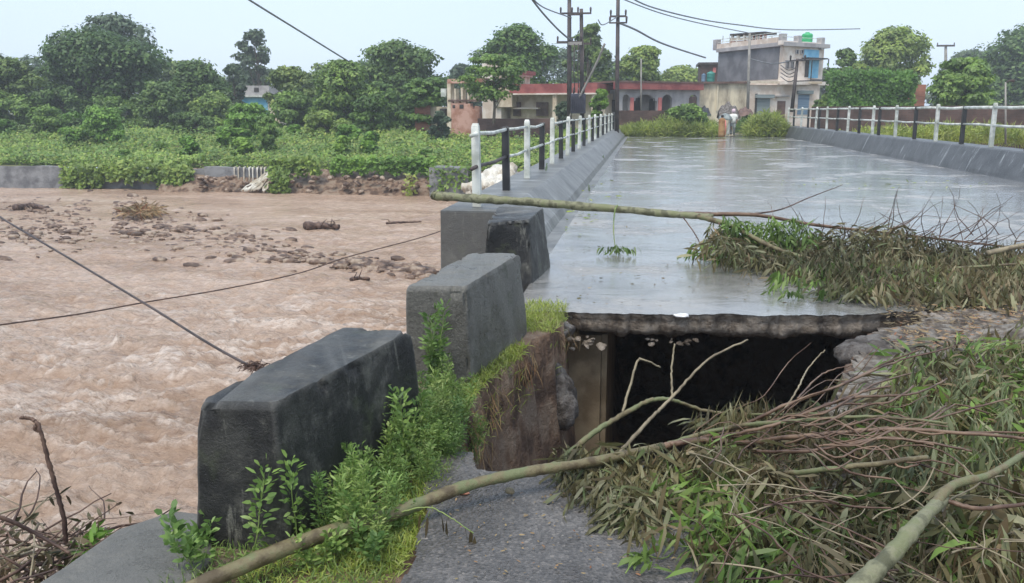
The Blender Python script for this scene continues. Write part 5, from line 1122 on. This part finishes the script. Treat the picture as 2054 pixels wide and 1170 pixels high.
# ground cover on the far bank
def cover(n, xr, yr, hgt, sz, m, label, pw=1.5, name='ground_cover', kx=.8):
    X = RNG.uniform(*xr, n); Y = yr[0] + (yr[1] - yr[0]) * RNG.random(n) ** pw
    hm = np.clip(.25 + 1.5 * (fbm(X * kx, Y * kx, 3, 33) + .22), .1, 1.3) * hgt; ok = (X < -3.2) | (X > 10.5) | (Y > 57)
    z = bank_z(X, Y) + hm * RNG.random(n) ** .4; P = np.stack([X, Y, z], 1)[ok]; k = len(P)
    N = unit(RNG.normal(size=(k, 3)) * .5 + np.array([0, -.35, 1])); ax = unit(np.cross(N, rnd(k))); V, kk = leaf_arrays(P, ax, sz * RNG.uniform(.5, 1.4, k), sz * .33, False, 0, N)
    return tag(leaves(name, V, kk, m), label, 'ground cover', kind='stuff')
cover(80000, (-60, -3.3), (43.3, 62), .55, .19, 'lf_cover', 'lush green weeds covering the far river bank')
cover(16000, (-60, -3.3), (43.2, 60), .85, .22, 'lf_mid', 'darker taller weeds among the far bank vegetation', 1.2, kx=.5)
cover(12000, (-60, -3), (43.2, 60), .65, .18, 'lf_yell', 'yellowish weed patches on the far river bank', 1.2, kx=1.5)
cover(22000, (9.6, 30), (40, 60), .5, .2, 'lf_yell', 'yellow green grass below the right railing', 1.0)
# tufts hanging over the river wall / slope
def patch(rects, n, sz, m, label, depth=.5):
    Ps = []
    for (x0, x1, y0, y1, Y) in rects:
        for _ in range(int(n * (x1 - x0) * (y1 - y0) / 1000)):
            a_, b_ = random.random(), random.random(); x = x0 + (x1 - x0) * a_; y = y0 + (y1 - y0) * b_ + 4 * math.sin(x * .2); Ps.append(tuple(D(x, y, Y - random.random() * depth * (.5 + .5 * math.sin(a_ * math.pi)))))
    P = np.array(Ps); k = len(P); N = unit(RNG.normal(size=(k, 3)) * .6 + np.array([0, -.6, .7])); ax = unit(np.cross(N, rnd(k))); V, kk = leaf_arrays(P, ax, sz * RNG.uniform(.6, 1.3, k), sz * .33, False, 0, N); return tag(leaves('creeper', V, kk, m), label, 'creeper', kind='stuff')
patch([(125, 205, 332, 374, 42.6), (205, 380, 330, 362, 42.7), (320, 385, 335, 376, 42.5)], 230, .28, 'lf_mid', 'green creepers hanging over the far river wall')
patch([(540, 640, 318, 350, 42.4), (540, 580, 345, 385, 41.8)], 260, .28, 'lf_mid', 'leafy plants hanging beside the frothy stream')
patch([(665, 870, 318, 346, 43.0)], 300, .24, 'lf_bright', 'bright green weeds along the top of the brown slope')
patch([(860, 950, 335, 378, 41.2)], 130, .24, 'lf_mid', 'weeds growing round the grey wall by the bridge end')
patch([(810, 835, 350, 390, 41.6)], 90, .2, 'lf_yell', 'small yellow green plant on the brown slope')
# grass on the far approach
def farfield(rects, n, L, m, label, name='tall_grass'):
    Ps = []
    for (x0, x1, y0, y1, Y0, Y1) in rects:
        for _ in range(int(n)):
            a_ = random.random(); Y = Y0 + (Y1 - Y0) * random.random(); x = x0 + (x1 - x0) * a_; top = D(x, y0, Y).z
            if 'railing' in label and D(x, y0, Y).x < 9.9: continue
            bot = max(D(x, y1, Y).z, -.2); e_ = math.sin(math.pi * min(max(a_, .04), .96)) ** .4
            Ps.append((D(x, y0, Y).x, Y, bot + (top * e_ * (.7 + .5 * float(_h(int(x / 7), 3, 2))) - bot) * random.random() ** .7))
    P = np.array(Ps); k = len(P); d = RNG.normal(size=(k, 3)) * .6 + np.array([0, 0, 1.]); V, kk = leaf_arrays(P, d, L * RNG.uniform(.5, 1.3, k), L * .045, True, .35); return tag(leaves(name, V, kk, m), label, 'grass', kind='stuff')
farfield([(1246, 1445, 252, 280, 54.5, 59)], 11000, .6, 'lf_yell', 'yellow green grass at the far left end of the bridge road')
farfield([(1290, 1435, 228, 262, 59, 61)], 3000, .5, 'lf_mid', 'darker grass in front of the brick compound wall')
farfield([(1500, 1580, 236, 280, 54.5, 58)], 10000, .6, 'lf_yell', 'tall yellow green grass at the far right end of the bridge')
farfield([(1478, 1530, 238, 268, 60, 63)], 2500, .5, 'lf_mid', 'grass below the shop shutters')
farfield([(1655, 2120, 262, 292, 40, 44)], 9000, .5, 'lf_yell', 'light grass and weeds before the brick wall beyond the right railing')
# weeds on the kerbs
for (x, y, z, s_, lb) in [(1225, 300, 0, .5, 'weed tuft at the foot of the left kerb far along'), (1210, 326, 0, .4, 'weed tuft at the left kerb foot, second along'), (1182, 385, 0, .28, 'weed tuft at the left kerb foot nearest the trunk'), (1735, 305, 0, .45, 'grass tuft at the foot of the right kerb'), (1095, 344, .45, .3, 'weed tuft on top of the left kerb')]:
    p = G(x, y, z); place(protos[1], (p.x, p.y, z), random.uniform(0, 6), s_ * 1.6, lb)
# ================================================================== PEOPLE
def body(name, J, E, R, m, parent):
    bm = bmesh.new(); ly = bm.verts.layers.skin.verify(); vs = []
    for j, r in zip(J, R): v = bm.verts.new(Vector(j) - Vector(parent.location)); v[ly].radius = (r, r); vs.append(v)
    vs[0][ly].use_root = True
    for a_, b_ in E: bm.edges.new((vs[a_], vs[b_]))
    me = bpy.data.meshes.new(name); bm.to_mesh(me); bm.free(); me.materials.append(M[m]); o = bpy.data.objects.new(name, me); link(o); o.parent = parent
    sk = o.modifiers.new('skin', 'SKIN'); sk.use_smooth_shade = True; sb = o.modifiers.new('sub', 'SUBSURF'); sb.levels = 1; sb.render_levels = 1; return o
def person(label, base, h, look, m_):
    o = thing('person', label, 'person', base, None); s_ = h / 1.7; b = Vector(base)
    def p(x, y, z): return b + Vector((x, y, z)) * s_
    st = .09
    J = [p(0, 0, .92), p(0, 0, 1.15), p(0, 0, 1.36), p(0, -.01, 1.47), p(0, -.03, 1.60), p(-.17, 0, 1.38), p(-.24, .02, 1.12), p(-.2, -.1, .90), p(-.19, -.14, .82), p(.17, 0, 1.38), p(.24, .0, 1.12), p(.22, -.06, .88), p(.21, -.09, .80), p(-.09, 0, .86), p(-.10, -.06, .48), p(-.10, .02, .08), p(-.1, -.12, .03), p(.09, 0, .86), p(.10, .04, .48), p(.10, .14, .10), p(.1, .02, .03)]
    E_ = [(0, 1), (1, 2), (2, 3), (3, 4), (2, 5), (5, 6), (6, 7), (7, 8), (2, 9), (9, 10), (10, 11), (11, 12), (0, 13), (13, 14), (14, 15), (15, 16), (0, 17), (17, 18), (18, 19), (19, 20)]
    R_ = [.13, .12, .13, .05, .095, .06, .042, .032, .035, .06, .042, .032, .035, .09, .06, .04, .035, .09, .06, .04, .035]
    body('body', J, E_, [r * s_ for r in R_], 'skin', o)
    def ell(z, rx, ry, cx=0, cy=0, n=14, f=0): return [tuple(p(cx + rx * (1 + f * math.sin(a_ * 5)) * math.cos(2 * math.pi * a_ / n), cy + ry * (1 + f * math.sin(a_ * 5)) * math.sin(2 * math.pi * a_ / n), z)) for a_ in range(n)]
    return o, p, ell, s_
b = G(1447, 276, .04); b = Vector((b.x, b.y, .03))
o, p, ell, s_ = person('woman in a mustard sari walking away on the far end of the bridge road', b, 1.32, 0, 0)
MB().rings([ell(.04, .25, .22, f=.06), ell(.3, .26, .22, f=.06), ell(.7, .27, .21, f=.05), ell(.95, .25, .19, f=.04), ell(1.2, .27, .19, f=.03), ell(1.38, .24, .16), ell(1.46, .12, .10)]).build('sari', 'mustard', o, True)
MB().rings([ell(.2, .06, .04, .24, -.05), ell(.8, .07, .05, .26, -.05), ell(1.3, .07, .06, .2, -.05)]).build('sari_border', 'redpost', o, True)
MB().rings([ell(1.52, .08, .09, 0, .02), ell(1.6, .115, .12, 0, .0), ell(1.68, .1, .11), ell(1.72, .05, .06)]).build('hair', 'hair', o, True)
b = G(1469, 272, .04); b = Vector((b.x, b.y, .03))
o, p, ell, s_ = person('man in a white shirt and grey trousers walking beside the woman', b, 1.62, 0, 0)
MB().rings([ell(.84, .21, .15), ell(1.0, .2, .15), ell(1.25, .22, .15), ell(1.38, .22, .13), ell(1.45, .1, .09)]).build('shirt', 'whitecloth', o, True)
for sx, sy in ((-1, .0), (1, .1)):
    MB().rings([ell(.1, .075, .08, sx * .1, sy * .8), ell(.5, .085, .09, sx * .1, sy * .3), ell(.88, .11, .12, sx * .09)]).build('trouser_leg', 'greycloth', o, True)
for sx in (-1, 1): MB().rings([ell(1.08, .06, .06, sx * .245), ell(1.25, .07, .07, sx * .215), ell(1.4, .07, .08, sx * .16)]).build('sleeve', 'whitecloth', o, True)
MB().rings([ell(.05, .1, .08, -.3, -.05), ell(.3, .09, .07, -.3, -.05), ell(.9, .06, .05, -.26, -.08), ell(1.42, .07, .07, -.13, -.06)]).build('long_cloth', 'whitecloth', o, True)
MB().rings([ell(1.5, .1, .1, 0, -.02), ell(1.6, .13, .13, 0, -.02), ell(1.7, .12, .12, 0, -.02), ell(1.77, .06, .06, 0, -.02)]).build('head_cloth', 'pinkcloth', o, True)
bx = D(1455, 240, b.y - .1); um = thing('umbrella', 'grey umbrella held open between the two walking people', 'umbrella', bx)
n = 16; rg = [[(bx.x + r_ * .46 * (1 + .0 * a_) * math.cos(a_ * .3927), bx.y + r_ * .46 * math.sin(a_ * .3927), bx.z + z_ + (.025 * math.cos(a_ * 3.1416) if r_ > .8 else 0)) for a_ in range(n)] for r_, z_ in ((.96, -.02), (1, 0), (.85, .14), (.6, .27), (.3, .36), (.03, .40))]
MB().rings(rg).build('canopy', 'greycloth', um, True); MB().tube([(bx.x + .1, bx.y, b.z + .95), (bx.x, bx.y, bx.z + .38)], .012, 6).build('shaft', 'pole', um, True)
# ================================================================== AIR
HAZE = .0013
if HAZE:
    me = bpy.data.meshes.new('haze'); hb = MB().box((-120, -8, -5.2), (95, 150, 19)); me.from_pydata(hb.v, [], hb.f); me.update()
    m = bpy.data.materials.new('haze'); m.use_nodes = True; n = m.node_tree.nodes; l = m.node_tree.links; n.clear()
    v = n.new('ShaderNodeVolumePrincipled'); v.inputs['Color'].default_value = (.88, .93, .97, 1); v.inputs['Density'].default_value = HAZE; oo = n.new('ShaderNodeOutputMaterial'); l.new(v.outputs[0], oo.inputs['Volume'])
    me.materials.append(m); ho = bpy.data.objects.new('haze', me); link(ho); tag(ho, 'thin rainy haze in the air', 'haze', kind='stuff')
